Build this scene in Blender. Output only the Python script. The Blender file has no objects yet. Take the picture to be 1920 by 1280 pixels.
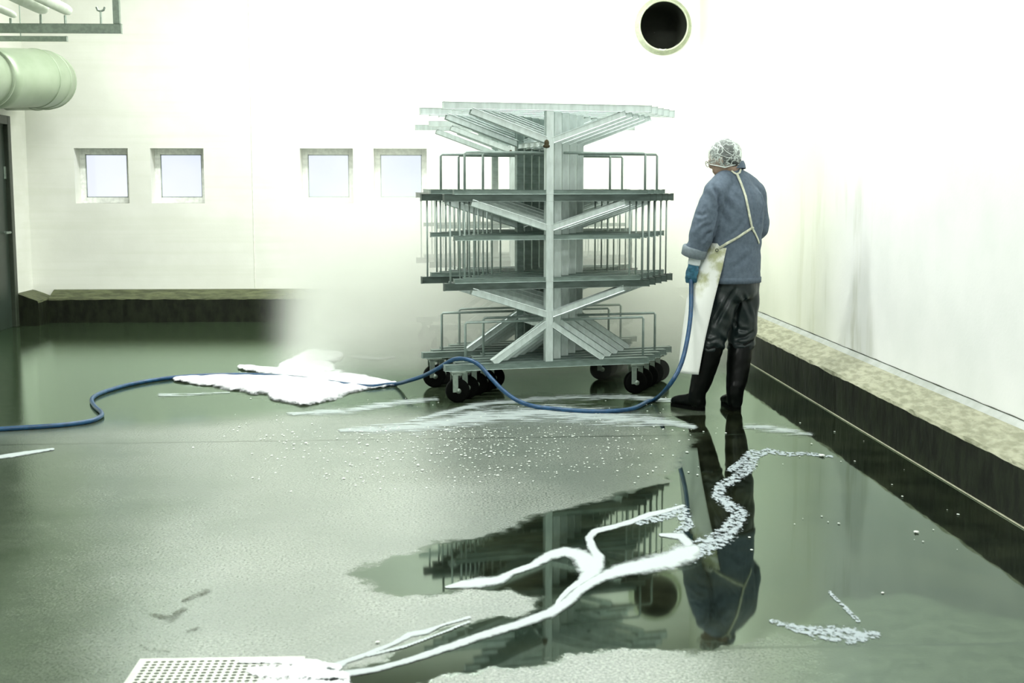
import bpy, bmesh, math, random
import numpy as np
from mathutils import Vector, noise
from mathutils.bvhtree import BVHTree

random.seed(7)
scene = bpy.context.scene
COL = scene.collection

# ------------------------------------------------------------------ camera
FPX = 2400.0                      # focal length in pixels of the 1920 px frame
PITCH = math.atan(290 / FPX)
YAW = math.atan(105 / math.hypot(FPX, 290))
CAMH = 1.47
CP = np.array([0, 0, CAMH])
FW = np.array([math.sin(YAW) * math.cos(PITCH), math.cos(YAW) * math.cos(PITCH), -math.sin(PITCH)])
RT = np.array([math.cos(YAW), -math.sin(YAW), 0.0])
UP = np.cross(RT, FW)
cam = bpy.data.cameras.new('camera')
cam.sensor_width = 36
cam.lens = FPX * 36 / 1920
cam.clip_end = 100
camo = bpy.data.objects.new('camera', cam)
COL.objects.link(camo)
camo.location = (0, 0, CAMH)
camo.rotation_euler = (math.pi / 2 - PITCH, 0, -YAW)
cam.dof.use_dof = True
cam.dof.focus_distance = 8.6
cam.dof.aperture_fstop = 5.0
scene.camera = camo


def ray(x, y):
    return RT * (x - 960) + UP * (640 - y) + FW * FPX


def on_z(x, y, z=0.0):            # where the line of sight of a photo point meets height z
    d = ray(x, y)
    return Vector(CP + d * ((z - CAMH) / d[2]))


def on_y(x, y, Y):                # ... meets depth Y
    d = ray(x, y)
    return Vector(CP + d * (Y / d[1]))


# ------------------------------------------------------------------ world, light, exposure
w = bpy.data.worlds.new('sky')
scene.world = w
w.use_nodes = True
nt = w.node_tree
bg = nt.nodes['Background']
tc = nt.nodes.new('ShaderNodeTexCoord')
nz = nt.nodes.new('ShaderNodeTexNoise')
nz.inputs['Scale'].default_value = 9
nz.inputs['Detail'].default_value = 3
cr = nt.nodes.new('ShaderNodeValToRGB')
cr.color_ramp.elements[0].position = .38
cr.color_ramp.elements[0].color = (.84, .88, 1.0, 1)
cr.color_ramp.elements[1].position = .62
cr.color_ramp.elements[1].color = (1, 1, 1, 1)
nt.links.new(tc.outputs['Generated'], nz.inputs['Vector'])
nt.links.new(nz.outputs['Fac'], cr.inputs['Fac'])
nt.links.new(cr.outputs['Color'], bg.inputs['Color'])
bg.inputs['Strength'].default_value = 1.15

LAMP_POWER = 93
LAMPS = [(-2.6, 12.2, 1.0), (0.0, 12.6, 1.15), (1.6, 12.2, 1.2), (-1.3, 8.6, 1.3), (1.3, 8.4, .75), (1.5, 4.8, .75), (-1.4, 4.8, 1.1),
         (1.2, 1.0, .7), (-1.4, 1.0, .5)]

scene.view_settings.view_transform = 'Standard'
scene.view_settings.look = 'None'
scene.view_settings.gamma = 1.0
scene.view_settings.use_curve_mapping = False
scene.view_settings.exposure = 0.0
cy = scene.cycles
cy.max_bounces = 10
cy.diffuse_bounces = 5
cy.glossy_bounces = 5
cy.transparent_max_bounces = 24
cy.volume_bounces = 3
cy.use_denoising = True
cy.sample_clamp_indirect = 6


# ------------------------------------------------------------------ node helpers
def new_mat(name):
    m = bpy.data.materials.new(name)
    m.use_nodes = True
    return m, m.node_tree, m.node_tree.nodes['Principled BSDF']


def N(t, kind, **kw):
    n = t.nodes.new(kind)
    for k, v in kw.items():
        if k in ('operation', 'blend_type', 'data_type', 'attribute_name', 'interpolation_type', 'feature', 'noise_dimensions'):
            setattr(n, k, v)
        else:
            n.inputs[k.replace('_', ' ')].default_value = v
    return n


def math_node(t, op, a, b=None, c=None, clamp=False):
    n = t.nodes.new('ShaderNodeMath')
    n.operation = op
    n.use_clamp = clamp
    for i, v in enumerate((a, b, c)):
        if v is None:
            continue
        if isinstance(v, (int, float)):
            n.inputs[i].default_value = v
        else:
            t.links.new(v, n.inputs[i])
    return n.outputs[0]


def mixc(t, fac, a, b):
    n = t.nodes.new('ShaderNodeMix')
    n.data_type = 'RGBA'
    for idx, v in ((0, fac), (6, a), (7, b)):
        if isinstance(v, (int, float, tuple)):
            n.inputs[idx].default_value = v
        else:
            t.links.new(v, n.inputs[idx])
    return n.outputs[2]


def smooth(t, v, lo, hi):
    n = t.nodes.new('ShaderNodeMapRange')
    n.interpolation_type = 'SMOOTHSTEP'
    n.inputs['From Min'].default_value = lo
    n.inputs['From Max'].default_value = hi
    t.links.new(v, n.inputs['Value'])
    return n.outputs['Result']


def coords(t, scale=(1, 1, 1), world=False):
    if world:
        g = t.nodes.new('ShaderNodeNewGeometry').outputs['Position']
    else:
        g = t.nodes.new('ShaderNodeTexCoord').outputs['Object']
    m = t.nodes.new('ShaderNodeMapping')
    m.inputs['Scale'].default_value = scale
    t.links.new(g, m.inputs['Vector'])
    return m.outputs['Vector']


def noise_node(t, vec, scale, detail=4, rough=.55):
    n = t.nodes.new('ShaderNodeTexNoise')
    n.inputs['Scale'].default_value = scale
    n.inputs['Detail'].default_value = detail
    n.inputs['Roughness'].default_value = rough
    t.links.new(vec, n.inputs['Vector'])
    return n.outputs['Fac']


def bump(t, bsdf, height, strength, dist):
    b = t.nodes.new('ShaderNodeBump')
    b.inputs['Strength'].default_value = strength
    b.inputs['Distance'].default_value = dist
    t.links.new(height, b.inputs['Height'])
    t.links.new(b.outputs['Normal'], bsdf.inputs['Normal'])


def simple(name, c1, c2=None, rough=.5, metal=0.0, scale=20, bstr=.15, bdist=.002, stretch=(1, 1, 1), lo=.35, hi=.65, spec=None):
    m, t, b = new_mat(name)
    v = coords(t, stretch)
    f = noise_node(t, v, scale)
    c2 = c2 or tuple(x * .8 for x in c1)
    t.links.new(mixc(t, smooth(t, f, lo, hi), (*c2, 1), (*c1, 1)), b.inputs['Base Color'])
    b.inputs['Roughness'].default_value = rough
    b.inputs['Metallic'].default_value = metal
    if spec is not None:
        b.inputs['Specular IOR Level'].default_value = spec
    if bstr:
        bump(t, b, f, bstr, bdist)
    return m


# ------------------------------------------------------------------ object helpers
def link(name, me, mat=None, parent=None, smooth_shade=False):
    o = bpy.data.objects.new(name, me)
    COL.objects.link(o)
    if mat is not None:
        me.materials.append(mat)
    if parent is not None:
        o.parent = parent
    if smooth_shade:
        me.polygons.foreach_set('use_smooth', [True] * len(me.polygons))
    return o


def empty(name, loc=(0, 0, 0), rz=0):
    o = bpy.data.objects.new(name, None)
    COL.objects.link(o)
    o.empty_display_size = .1
    o.location = loc
    o.rotation_euler = (0, 0, rz)
    return o


def tag(o, label=None, cat=None, group=None, kind=None):
    if label: o['label'] = label
    if cat: o['category'] = cat
    if group: o['group'] = group
    if kind: o['kind'] = kind
    return o


def struct(o):
    o['kind'] = 'structure'
    return o


class MB:
    """collects shapes into one mesh"""
    def __init__(s):
        s.v, s.f = [], []

    def add(s, vs, fs):
        n = len(s.v)
        s.v += [tuple(p) for p in vs]
        s.f += [tuple(i + n for i in f) for f in fs]

    def box(s, lo, hi, bev=0.0):
        (x0, y0, z0), (x1, y1, z1) = lo, hi
        if not bev:
            s.add([(x0, y0, z0), (x1, y0, z0), (x1, y1, z0), (x0, y1, z0), (x0, y0, z1), (x1, y0, z1), (x1, y1, z1), (x0, y1, z1)],
                  [(0, 3, 2, 1), (4, 5, 6, 7), (0, 1, 5, 4), (1, 2, 6, 5), (2, 3, 7, 6), (3, 0, 4, 7)])
        else:
            bm = bmesh.new()
            bmesh.ops.create_cube(bm, size=1)
            for q in bm.verts:
                q.co = Vector(((x0 + x1) / 2 + q.co.x * (x1 - x0), (y0 + y1) / 2 + q.co.y * (y1 - y0), (z0 + z1) / 2 + q.co.z * (z1 - z0)))
            bmesh.ops.bevel(bm, geom=bm.edges[:], offset=bev, segments=2, affect='EDGES', profile=.5)
            s.bm(bm)

    def bm(s, bm):
        bm.verts.index_update()
        s.add([q.co for q in bm.verts], [[q.index for q in f.verts] for f in bm.faces])
        bm.free()

    def beam(s, a, b, wdt, hgt, up=(0, 0, 1), bev=.004):
        """rectangular bar from a to b"""
        a, b = Vector(a), Vector(b)
        d = (b - a)
        L = d.length
        d.normalize()
        side = d.cross(Vector(up))
        if side.length < 1e-4:
            side = Vector((1, 0, 0))
        side.normalize()
        u = side.cross(d)
        bm = bmesh.new()
        bmesh.ops.create_cube(bm, size=1)
        for q in bm.verts:
            c = q.co.copy()
            q.co = a + d * (c.x + .5) * L + side * c.y * wdt + u * c.z * hgt
        if bev:
            bmesh.ops.bevel(bm, geom=bm.edges[:], offset=bev, segments=1, affect='EDGES')
        s.bm(bm)

    def tube(s, pts, r, n=8, caps=True):
        pts = [Vector(p) for p in pts]
        rs = r if isinstance(r, (list, tuple)) else [r] * len(pts)
        ref = None
        base = len(s.v)
        vs, fs = [], []
        for i, p in enumerate(pts):
            t = (pts[min(i + 1, len(pts) - 1)] - pts[max(i - 1, 0)]).normalized()
            if ref is None:
                ref = t.orthogonal().normalized()
            ref = (ref - t * ref.dot(t)).normalized()
            bn = t.cross(ref)
            for k in range(n):
                a = 2 * math.pi * k / n
                vs.append(p + (ref * math.cos(a) + bn * math.sin(a)) * rs[i])
        for i in range(len(pts) - 1):
            for k in range(n):
                k2 = (k + 1) % n
                fs.append((i * n + k, i * n + k2, (i + 1) * n + k2, (i + 1) * n + k))
        if caps:
            fs.append(tuple(range(n - 1, -1, -1)))
            fs.append(tuple((len(pts) - 1) * n + k for k in range(n)))
        s.add(vs, fs)

    def loft(s, rings, n=24, axes=None):
        """rings: (centre, a, b, A, B) closed ellipse loft"""
        vs, fs = [], []
        for (c, a, b, A, B) in rings:
            c, A, B = Vector(c), Vector(A), Vector(B)
            for k in range(n):
                t = 2 * math.pi * k / n
                vs.append(c + A * (a * math.cos(t)) + B * (b * math.sin(t)))
        m = len(rings)
        for i in range(m - 1):
            for k in range(n):
                k2 = (k + 1) % n
                fs.append((i * n + k, i * n + k2, (i + 1) * n + k2, (i + 1) * n + k))
        fs.append(tuple(range(n - 1, -1, -1)))
        fs.append(tuple((m - 1) * n + k for k in range(n)))
        s.add(vs, fs)

    def ball(s, c, r, rot=None, n=2):
        bm = bmesh.new()
        bmesh.ops.create_icosphere(bm, subdivisions=n, radius=1)
        r = (r, r, r) if isinstance(r, (int, float)) else r
        for q in bm.verts:
            p = Vector((q.co.x * r[0], q.co.y * r[1], q.co.z * r[2]))
            if rot is not None:
                p = rot @ p
            q.co = p + Vector(c)
        s.bm(bm)

    def mesh(s, name='mesh'):
        me = bpy.data.meshes.new(name)
        me.from_pydata(s.v, [], s.f)
        bm = bmesh.new()
        bm.from_mesh(me)
        bmesh.ops.recalc_face_normals(bm, faces=bm.faces[:])
        bm.to_mesh(me)
        bm.free()
        return me

    def build(s, name, mat, parent=None, sm=False):
        return link(name, s.mesh(name), mat, parent, sm)


def remesh(mb, voxel, smooth_it=6, fac=.5):
    """union of all closed shapes of mb as one smooth surface"""
    me = mb.mesh('source')
    o = bpy.data.objects.new('source', me)
    COL.objects.link(o)
    r = o.modifiers.new('r', 'REMESH')
    r.mode = 'VOXEL'
    r.voxel_size = voxel
    r.use_smooth_shade = True
    sm = o.modifiers.new('s', 'SMOOTH')
    sm.factor = fac
    sm.iterations = smooth_it
    dg = bpy.context.evaluated_depsgraph_get()
    dg.update()
    out = bpy.data.meshes.new_from_object(o.evaluated_get(dg))
    bpy.data.objects.remove(o)
    bpy.data.meshes.remove(me)
    out.materials.clear()
    return out


def displace(me, fn):
    nrm = [v.normal.copy() for v in me.vertices]
    new = []
    for v, n in zip(me.vertices, nrm):
        new.extend(v.co + n * fn(v.co, n))
    me.vertices.foreach_set('co', new)
    me.update()


def spline(pts, step=8):
    out = []
    P = [pts[0]] + list(pts) + [pts[-1]]
    for i in range(1, len(P) - 2):
        p0, p1, p2, p3 = P[i - 1], P[i], P[i + 1], P[i + 2]
        for j in range(step):
            t = j / step
            out.append(.5 * ((2 * p1) + (-p0 + p2) * t + (2 * p0 - 5 * p1 + 4 * p2 - p3) * t * t + (-p0 + 3 * p1 - 3 * p2 + p3) * t ** 3))
    out.append(pts[-1])
    return out


# ------------------------------------------------------------------ materials of the setting
def wall_material(name, side):
    m, t, b = new_mat(name)
    v = coords(t, world=True)
    f = noise_node(t, v, 2.2, 5)
    g = noise_node(t, v, 60, 3)
    if side == 'right':
        base = mixc(t, smooth(t, f, .3, .7), (.84, .86, .85, 1), (.90, .91, .905, 1))
        sv = coords(t, (1, 3.2, .5), world=True)
        st = noise_node(t, sv, 1.6, 4, .6)
        sep = t.nodes.new('ShaderNodeSeparateXYZ')
        t.links.new(v, sep.inputs[0])
        # rusty drips between about 7.5 m and 12 m into the room, ending at head height
        ywin = math_node(t, 'MULTIPLY', smooth(t, sep.outputs['Y'], 7.9, 8.5), math_node(t, 'SUBTRACT', 1.0, smooth(t, sep.outputs['Y'], 9.2, 11.2)))
        zwin = math_node(t, 'SUBTRACT', 1.0, smooth(t, sep.outputs['Z'], 1.2, 1.75))
        stain = math_node(t, 'MULTIPLY', math_node(t, 'MULTIPLY', ywin, zwin), smooth(t, st, .47, .68))
        base = mixc(t, math_node(t, 'MULTIPLY', stain, .42), base, (.36, .37, .22, 1))
        film = math_node(t, 'MULTIPLY', smooth(t, sep.outputs['Y'], 8.4, 9.6), .55)
        base = mixc(t, film, base, (.72, .75, .56, 1))
    else:
        base = mixc(t, smooth(t, f, .3, .7), (.78, .785, .725, 1), (.84, .845, .79, 1))
        hv = coords(t, (.25, 1, 9), world=True)
        hb = noise_node(t, hv, 1.5, 3)
        base = mixc(t, math_node(t, 'MULTIPLY', smooth(t, hb, .45, .7), .3), base, (.70, .72, .62, 1))
    t.links.new(base, b.inputs['Base Color'])
    b.inputs['Roughness'].default_value = .45
    bump(t, b, math_node(t, 'ADD', math_node(t, 'MULTIPLY', f, 1.0), math_node(t, 'MULTIPLY', g, .25)), .35, .006)
    return m


M_WALL_B = wall_material('painted_back_wall', 'back')
M_WALL_R = wall_material('painted_right_wall', 'right')
M_CEIL = simple('ceiling_paint', (.80, .82, .76), rough=.7, scale=3)
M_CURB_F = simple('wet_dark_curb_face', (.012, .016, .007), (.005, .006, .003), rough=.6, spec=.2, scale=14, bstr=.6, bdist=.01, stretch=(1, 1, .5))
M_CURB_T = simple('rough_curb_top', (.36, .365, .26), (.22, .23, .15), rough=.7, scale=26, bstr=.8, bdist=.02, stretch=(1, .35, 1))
M_CURB_TB = simple('mossy_curb_top', (.105, .12, .055), (.05, .06, .025), rough=.7, scale=18, bstr=.8, bdist=.02, stretch=(.4, 1, 1))
M_STRIP = simple('cove_strip', (.36, .39, .37), (.28, .31, .28), rough=.4, scale=9)
M_SEAL = simple('pale_sealant', (.42, .42, .30), rough=.5)
M_CRACK = simple('dark_crack', (.04, .05, .03), rough=.9)
M_FRAME = simple('white_window_frame', (.90, .92, .88), rough=.4)
M_REVEAL = simple('window_reveal', (.74, .77, .66), rough=.5, scale=8)
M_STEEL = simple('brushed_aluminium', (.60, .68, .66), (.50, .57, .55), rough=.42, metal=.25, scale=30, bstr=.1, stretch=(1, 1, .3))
M_SHELF = simple('dull_shelf_shaded_post_metal', (.20, .265, .24), (.14, .19, .17), rough=.45, metal=.3, scale=34, bstr=.1, stretch=(.3, 1, 1))
M_RODS = simple('thin_rod_metal', (.36, .44, .41), rough=.4, metal=.3, bstr=0)
M_SHELF_D = simple('dark_shelf_metal', (.075, .105, .092), (.045, .065, .056), rough=.5, metal=.3, scale=26, bstr=.1, stretch=(.3, 1, 1))  # darker tone for the lower shelf bars
M_STEEL_D = simple('galvanised_steel', (.30, .36, .31), (.24, .29, .25), rough=.42, metal=.7, scale=30)
M_RUBBER = simple('black_rubber', (.0025, .003, .0025), rough=.6, spec=.04)
M_DOOR = simple('dark_door_leaf', (.03, .045, .035), (.02, .03, .02), rough=.4, scale=2)
M_DOORF = simple('dark_door_frame', (.035, .045, .03), rough=.4)
M_BLACK = simple('pipe_interior_and_pit_shade', (.010, .013, .006), rough=.8)
M_DUCT = simple('duct_sheet', (.34, .41, .30), (.30, .37, .26), rough=.45, metal=.25, scale=5)
M_WHITE = simple('white_enamel', (.8, .82, .76), rough=.35)

# floor: rough damp concrete with mirror puddles; 'wet' and the damp map, with a painted vignette, come from below
def floor_material():
    m, t, b = new_mat('wet_concrete_floor')
    v = coords(t, world=True)
    wet = N(t, 'ShaderNodeAttribute', attribute_name='wet').outputs['Fac']
    damp_vignette = N(t, 'ShaderNodeAttribute', attribute_name='damp_vignette').outputs['Fac']
    n1 = noise_node(t, v, 3.0, 6, .6)
    n2 = noise_node(t, v, 14, 4, .6)
    grain = noise_node(t, v, 95, 3, .7)
    big = noise_node(t, v, .9, 3)
    e = math_node(t, 'ADD', wet, math_node(t, 'MULTIPLY', math_node(t, 'SUBTRACT', n1, .5), .28))
    e = math_node(t, 'ADD', e, math_node(t, 'MULTIPLY', math_node(t, 'SUBTRACT', n2, .5), .12))
    W = smooth(t, e, -.01, .05)                                    # mirror puddle
    d2 = math_node(t, 'ADD', damp_vignette, math_node(t, 'MULTIPLY', math_node(t, 'SUBTRACT', n1, .5), .3))
    D = smooth(t, d2, .1, .9)                                    # film of water, plus the painted vignette at left
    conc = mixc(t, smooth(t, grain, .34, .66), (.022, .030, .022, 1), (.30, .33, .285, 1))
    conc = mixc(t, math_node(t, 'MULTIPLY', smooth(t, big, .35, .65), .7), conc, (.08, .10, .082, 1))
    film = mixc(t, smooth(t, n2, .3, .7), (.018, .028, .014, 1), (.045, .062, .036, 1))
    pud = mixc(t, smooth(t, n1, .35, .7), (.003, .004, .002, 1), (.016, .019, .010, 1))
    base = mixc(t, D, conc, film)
    base = mixc(t, W, base, pud)
    # saw-cut joints across the floor
    sep = t.nodes.new('ShaderNodeSeparateXYZ')
    t.links.new(v, sep.inputs[0])
    wob = math_node(t, 'MULTIPLY', math_node(t, 'SUBTRACT', noise_node(t, v, 6, 3), .5), .03)
    y = math_node(t, 'ADD', sep.outputs['Y'], wob)
    j1 = math_node(t, 'ABSOLUTE', math_node(t, 'SUBTRACT', math_node(t, 'SUBTRACT', y, 7.42), math_node(t, 'MULTIPLY', sep.outputs['X'], .03)))
    j2 = math_node(t, 'ABSOLUTE', math_node(t, 'SUBTRACT', y, 3.93))
    k1 = math_node(t, 'MULTIPLY', math_node(t, 'SUBTRACT', 1.0, smooth(t, j1, .006, .022)), smooth(t, noise_node(t, v, 2.3, 4), .36, .5))
    k2 = math_node(t, 'MULTIPLY', math_node(t, 'SUBTRACT', 1.0, smooth(t, j2, .004, .016)), smooth(t, sep.outputs['X'], .5, .9))
    J = math_node(t, 'MAXIMUM', k1, k2)
    base = mixc(t, J, base, (.02, .028, .018, 1))
    r = math_node(t, 'ADD', math_node(t, 'MULTIPLY', D, -.18), .25)
    mixr = t.nodes.new('ShaderNodeMix')
    t.links.new(W, mixr.inputs[0])
    t.links.new(r, mixr.inputs[2])
    mixr.inputs[3].default_value = .035
    h = math_node(t, 'ADD', math_node(t, 'MULTIPLY', grain, .6), math_node(t, 'MULTIPLY', n2, .4))
    bn = t.nodes.new('ShaderNodeBump')
    t.links.new(h, bn.inputs['Height'])
    bn.inputs['Distance'].default_value = .006
    s = math_node(t, 'MULTIPLY', math_node(t, 'SUBTRACT', 1.0, W), math_node(t, 'ADD', math_node(t, 'MULTIPLY', D, -.40), .48))
    t.links.new(s, bn.inputs['Strength'])
    rip = noise_node(t, coords(t, (1, .6, 1), world=True), 5, 2)
    b2 = t.nodes.new('ShaderNodeBump')
    b2.inputs['Distance'].default_value = .004
    b2.inputs['Strength'].default_value = .03
    t.links.new(rip, b2.inputs['Height'])
    t.links.new(bn.outputs['Normal'], b2.inputs['Normal'])
    # water film: greenish tinted mirror over the concrete
    t.nodes.remove(b)
    df = t.nodes.new('ShaderNodeBsdfDiffuse')
    gl = t.nodes.new('ShaderNodeBsdfGlossy')
    t.links.new(mixc(t, math_node(t, 'MAXIMUM', W, D), (.94, 1, .95, 1), (.82, 1.0, .86, 1)), gl.inputs['Color'])
    fr = t.nodes.new('ShaderNodeFresnel')
    t.links.new(math_node(t, 'ADD', math_node(t, 'MULTIPLY', math_node(t, 'MAXIMUM', W, D), -.25), 1.75), fr.inputs['IOR'])
    mx = t.nodes.new('ShaderNodeMixShader')
    t.links.new(base, df.inputs['Color'])
    t.links.new(mixr.outputs[0], gl.inputs['Roughness'])
    for n_ in (df, gl, fr):
        t.links.new(b2.outputs['Normal'], n_.inputs['Normal'])
    t.links.new(fr.outputs[0], mx.inputs[0])
    t.links.new(df.outputs[0], mx.inputs[1])
    t.links.new(gl.outputs[0], mx.inputs[2])
    t.links.new(mx.outputs[0], t.nodes['Material Output'].inputs['Surface'])
    return m


# ------------------------------------------------------------------ room shell
XL, XR, YB, YF, ZC = -4.67, 2.69, 14.3, -3.0, 4.3


def seg_dist(px, py, a, b):
    ax, ay = a
    bx, by = b
    dx, dy = bx - ax, by - ay
    t = np.clip(((px - ax) * dx + (py - ay) * dy) / (dx * dx + dy * dy + 1e-9), 0, 1)
    return np.hypot(px - ax - t * dx, py - ay - t * dy), t


def poly_sdf(px, py, poly):
    """positive inside"""
    d = np.full(px.shape, 1e9)
    inside = np.zeros(px.shape, bool)
    n = len(poly)
    for i in range(n):
        a, b = poly[i], poly[(i + 1) % n]
        d = np.minimum(d, seg_dist(px, py, a, b)[0])
        c = ((a[1] > py) != (b[1] > py)) & (px < (b[0] - a[0]) * (py - a[1]) / (b[1] - a[1] + 1e-12) + a[0])
        inside ^= c
    return np.where(inside, d, -d)


def floor_poly(pix):
    return [tuple(on_z(x, y)[:2]) for x, y in pix]


PUDDLES = [
    # the big puddle with the reflections of the rack and the worker, up to the curb on the right
    [(1290, 832), (1240, 900), (1120, 935), (1010, 962), (930, 1000), (800, 1024), (690, 1052), (650, 1078), (700, 1108), (800, 1122),
     (870, 1108), (960, 1104), (1005, 1128), (985, 1150), (900, 1160), (850, 1172), (700, 1225), (610, 1268), (560, 1330),
     (700, 1330), (840, 1275), (1000, 1254), (1060, 1228), (1160, 1222), (1300, 1226), (1400, 1212), (1480, 1170), (1560, 1130), (1700, 1120),
     (1960, 1180), (2100, 1100), (1800, 900), (1409, 676), (1360, 700), (1340, 800)],
    [(1190, 782), (1200, 800), (1300, 812), (1420, 815), (1560, 800), (1460, 770), (1340, 775)],
]
DAMP_VIGNETTE = [
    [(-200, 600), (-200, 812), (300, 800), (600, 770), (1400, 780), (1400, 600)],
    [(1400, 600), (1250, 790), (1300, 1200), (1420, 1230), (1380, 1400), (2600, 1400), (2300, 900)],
    [(-500, 820), (-500, 1600), (100, 1600), (190, 1200), (230, 960), (150, 850)],  # not water: painted vignette darkening the left foreground
]
pud = [floor_poly(p) for p in PUDDLES]
dmp_vig = [floor_poly(p) for p in DAMP_VIGNETTE]
xs = np.arange(XL - .1, XR + .1, .04)
ys = sorted(set([YF, -1, 0, 1, 2, 2.6, 3.0] + [round(on_z(960, y)[1], 3) for y in np.arange(603, 1340, 4.0)] + [14.3]))
ys = np.array(ys)
gx, gy = np.meshgrid(xs, ys)
fx, fy = gx.ravel(), gy.ravel()
me = bpy.data.meshes.new('floor')
nx, ny = len(xs), len(ys)
faces = [(j * nx + i, j * nx + i + 1, (j + 1) * nx + i + 1, (j + 1) * nx + i) for j in range(ny - 1) for i in range(nx - 1)]
me.from_pydata([(a, b, 0) for a, b in zip(fx, fy)], [], faces)
wet = np.full(fx.shape, -1e9)
for p in pud:
    wet = np.maximum(wet, poly_sdf(fx, fy, p))
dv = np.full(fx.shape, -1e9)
for p, soft in zip(dmp_vig, (1.2, 1.0, .45)):
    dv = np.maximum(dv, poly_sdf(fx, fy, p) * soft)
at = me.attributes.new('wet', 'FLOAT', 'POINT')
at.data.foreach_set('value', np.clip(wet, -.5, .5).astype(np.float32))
at = me.attributes.new('damp_vignette', 'FLOAT', 'POINT')
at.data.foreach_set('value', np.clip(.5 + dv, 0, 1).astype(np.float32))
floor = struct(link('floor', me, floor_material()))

# back wall with four window openings and one round pipe opening
WIN = [(138, 243), (281, 384), (562, 663), (700, 801)]
win = []
for a, b in WIN:
    p, q = on_y(a, 277, YB), on_y(b, 381, YB)
    win.append((p.x, q.x, on_y((a + b) / 2, 381, YB).z, on_y((a + b) / 2, 278, YB).z))
wz0, wz1 = sum(w_[2] for w_ in win) / 4, sum(w_[3] for w_ in win) / 4
PIPE_C = on_y(1243, 49, YB)
PIPE_R = .262
mb = MB()


def panel(mb, x0, x1, z0, z1, y=YB):
    mb.add([(x0, y, z0), (x1, y, z0), (x1, y, z1), (x0, y, z1)], [(0, 1, 2, 3)])


panel(mb, XL - .2, XR + .2, -.1, wz0)
cx = XL - .2
for (x0, x1, _, _) in win:
    panel(mb, cx, x0, wz0, wz1)
    cx = x1
panel(mb, cx, XR + .2, wz0, wz1)
q = .34
px0, px1, pz0, pz1 = PIPE_C.x - q, PIPE_C.x + q, PIPE_C.z - q, PIPE_C.z + q
panel(mb, XL - .2, XR + .2, wz1, pz0)
panel(mb, XL - .2, px0, pz0, pz1)
panel(mb, px1, XR + .2, pz0, pz1)
panel(mb, XL - .2, XR + .2, pz1, ZC + .1)
nseg = 48
ring_o, ring_i = [], []
for k in range(nseg):
    a = 2 * math.pi * k / nseg
    c, s_ = math.cos(a), math.sin(a)
    mx = max(abs(c), abs(s_))
    ring_o.append((PIPE_C.x + q * c / mx, YB, PIPE_C.z + q * s_ / mx))
    ring_i.append((PIPE_C.x + PIPE_R * c, YB, PIPE_C.z + PIPE_R * s_))
mb.add(ring_o + ring_i, [(k, (k + 1) % nseg, nseg + (k + 1) % nseg, nseg + k) for k in range(nseg)])
for (x0, x1, _, _) in win:                       # reveals are part of the wall
    d = .24
    y0, y1 = YB, YB + d
    mb.add([(x0, y0, wz0), (x1, y0, wz0), (x1, y0, wz1), (x0, y0, wz1), (x0, y1, wz0), (x1, y1, wz0), (x1, y1, wz1), (x0, y1, wz1)],
           [(0, 4, 5, 1), (1, 5, 6, 2), (2, 6, 7, 3), (3, 7, 4, 0)])
struct(mb.build('wall_back', M_WALL_B))


def glass_material():
    m, t, b = new_mat('window_glass')
    out = t.nodes['Material Output']
    tr = t.nodes.new('ShaderNodeBsdfTransparent')
    tr.inputs['Color'].default_value = (.93, .95, 1, 1)
    gl = t.nodes.new('ShaderNodeBsdfGlossy')
    gl.inputs['Roughness'].default_value = .05
    fr = t.nodes.new('ShaderNodeFresnel')
    mx = t.nodes.new('ShaderNodeMixShader')
    t.links.new(fr.outputs[0], mx.inputs[0])
    t.links.new(tr.outputs[0], mx.inputs[1])
    t.links.new(gl.outputs[0], mx.inputs[2])
    t.links.new(mx.outputs[0], out.inputs['Surface'])
    t.nodes.remove(b)
    return m


M_GLASS = glass_material()
for i, (x0, x1, _, _) in enumerate(win):
    root = struct(empty('window_%d' % (i + 1), ((x0 + x1) / 2, YB + .20, wz0)))
    hw, hh, fr = (x1 - x0) / 2, (wz1 - wz0), .062
    mb = MB()
    mb.box((-hw, 0, 0), (-hw + fr, .05, hh), .004)
    mb.box((hw - fr, 0, 0), (hw, .05, hh), .004)
    mb.box((-hw + fr, 0, 0), (hw - fr, .05, fr), .004)
    mb.box((-hw + fr, 0, hh - fr), (hw - fr, .05, hh), .004)
    mb.build('window_frame', M_FRAME, root)
    mb = MB()
    g = fr - .004
    mb.box((-hw + g, .018, g), (hw - g, .026, hh - g))
    mb.build('pane', M_GLASS, root)
    mb = MB()
    e_ = .010
    for (lo, hi) in (((-hw + fr, .012, fr), (-hw + fr + e_, .02, hh - fr)), ((hw - fr - e_, .012, fr), (hw - fr, .02, hh - fr)),
                     ((-hw + fr, .012, fr), (hw - fr, .02, fr + e_)), ((-hw + fr, .012, hh - fr - e_), (hw - fr, .02, hh - fr))):
        mb.box(lo, hi)
    mb.build('gasket', simple('grey_gasket', (.35, .4, .38)) if i == 0 else bpy.data.materials['grey_gasket'], root)

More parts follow.
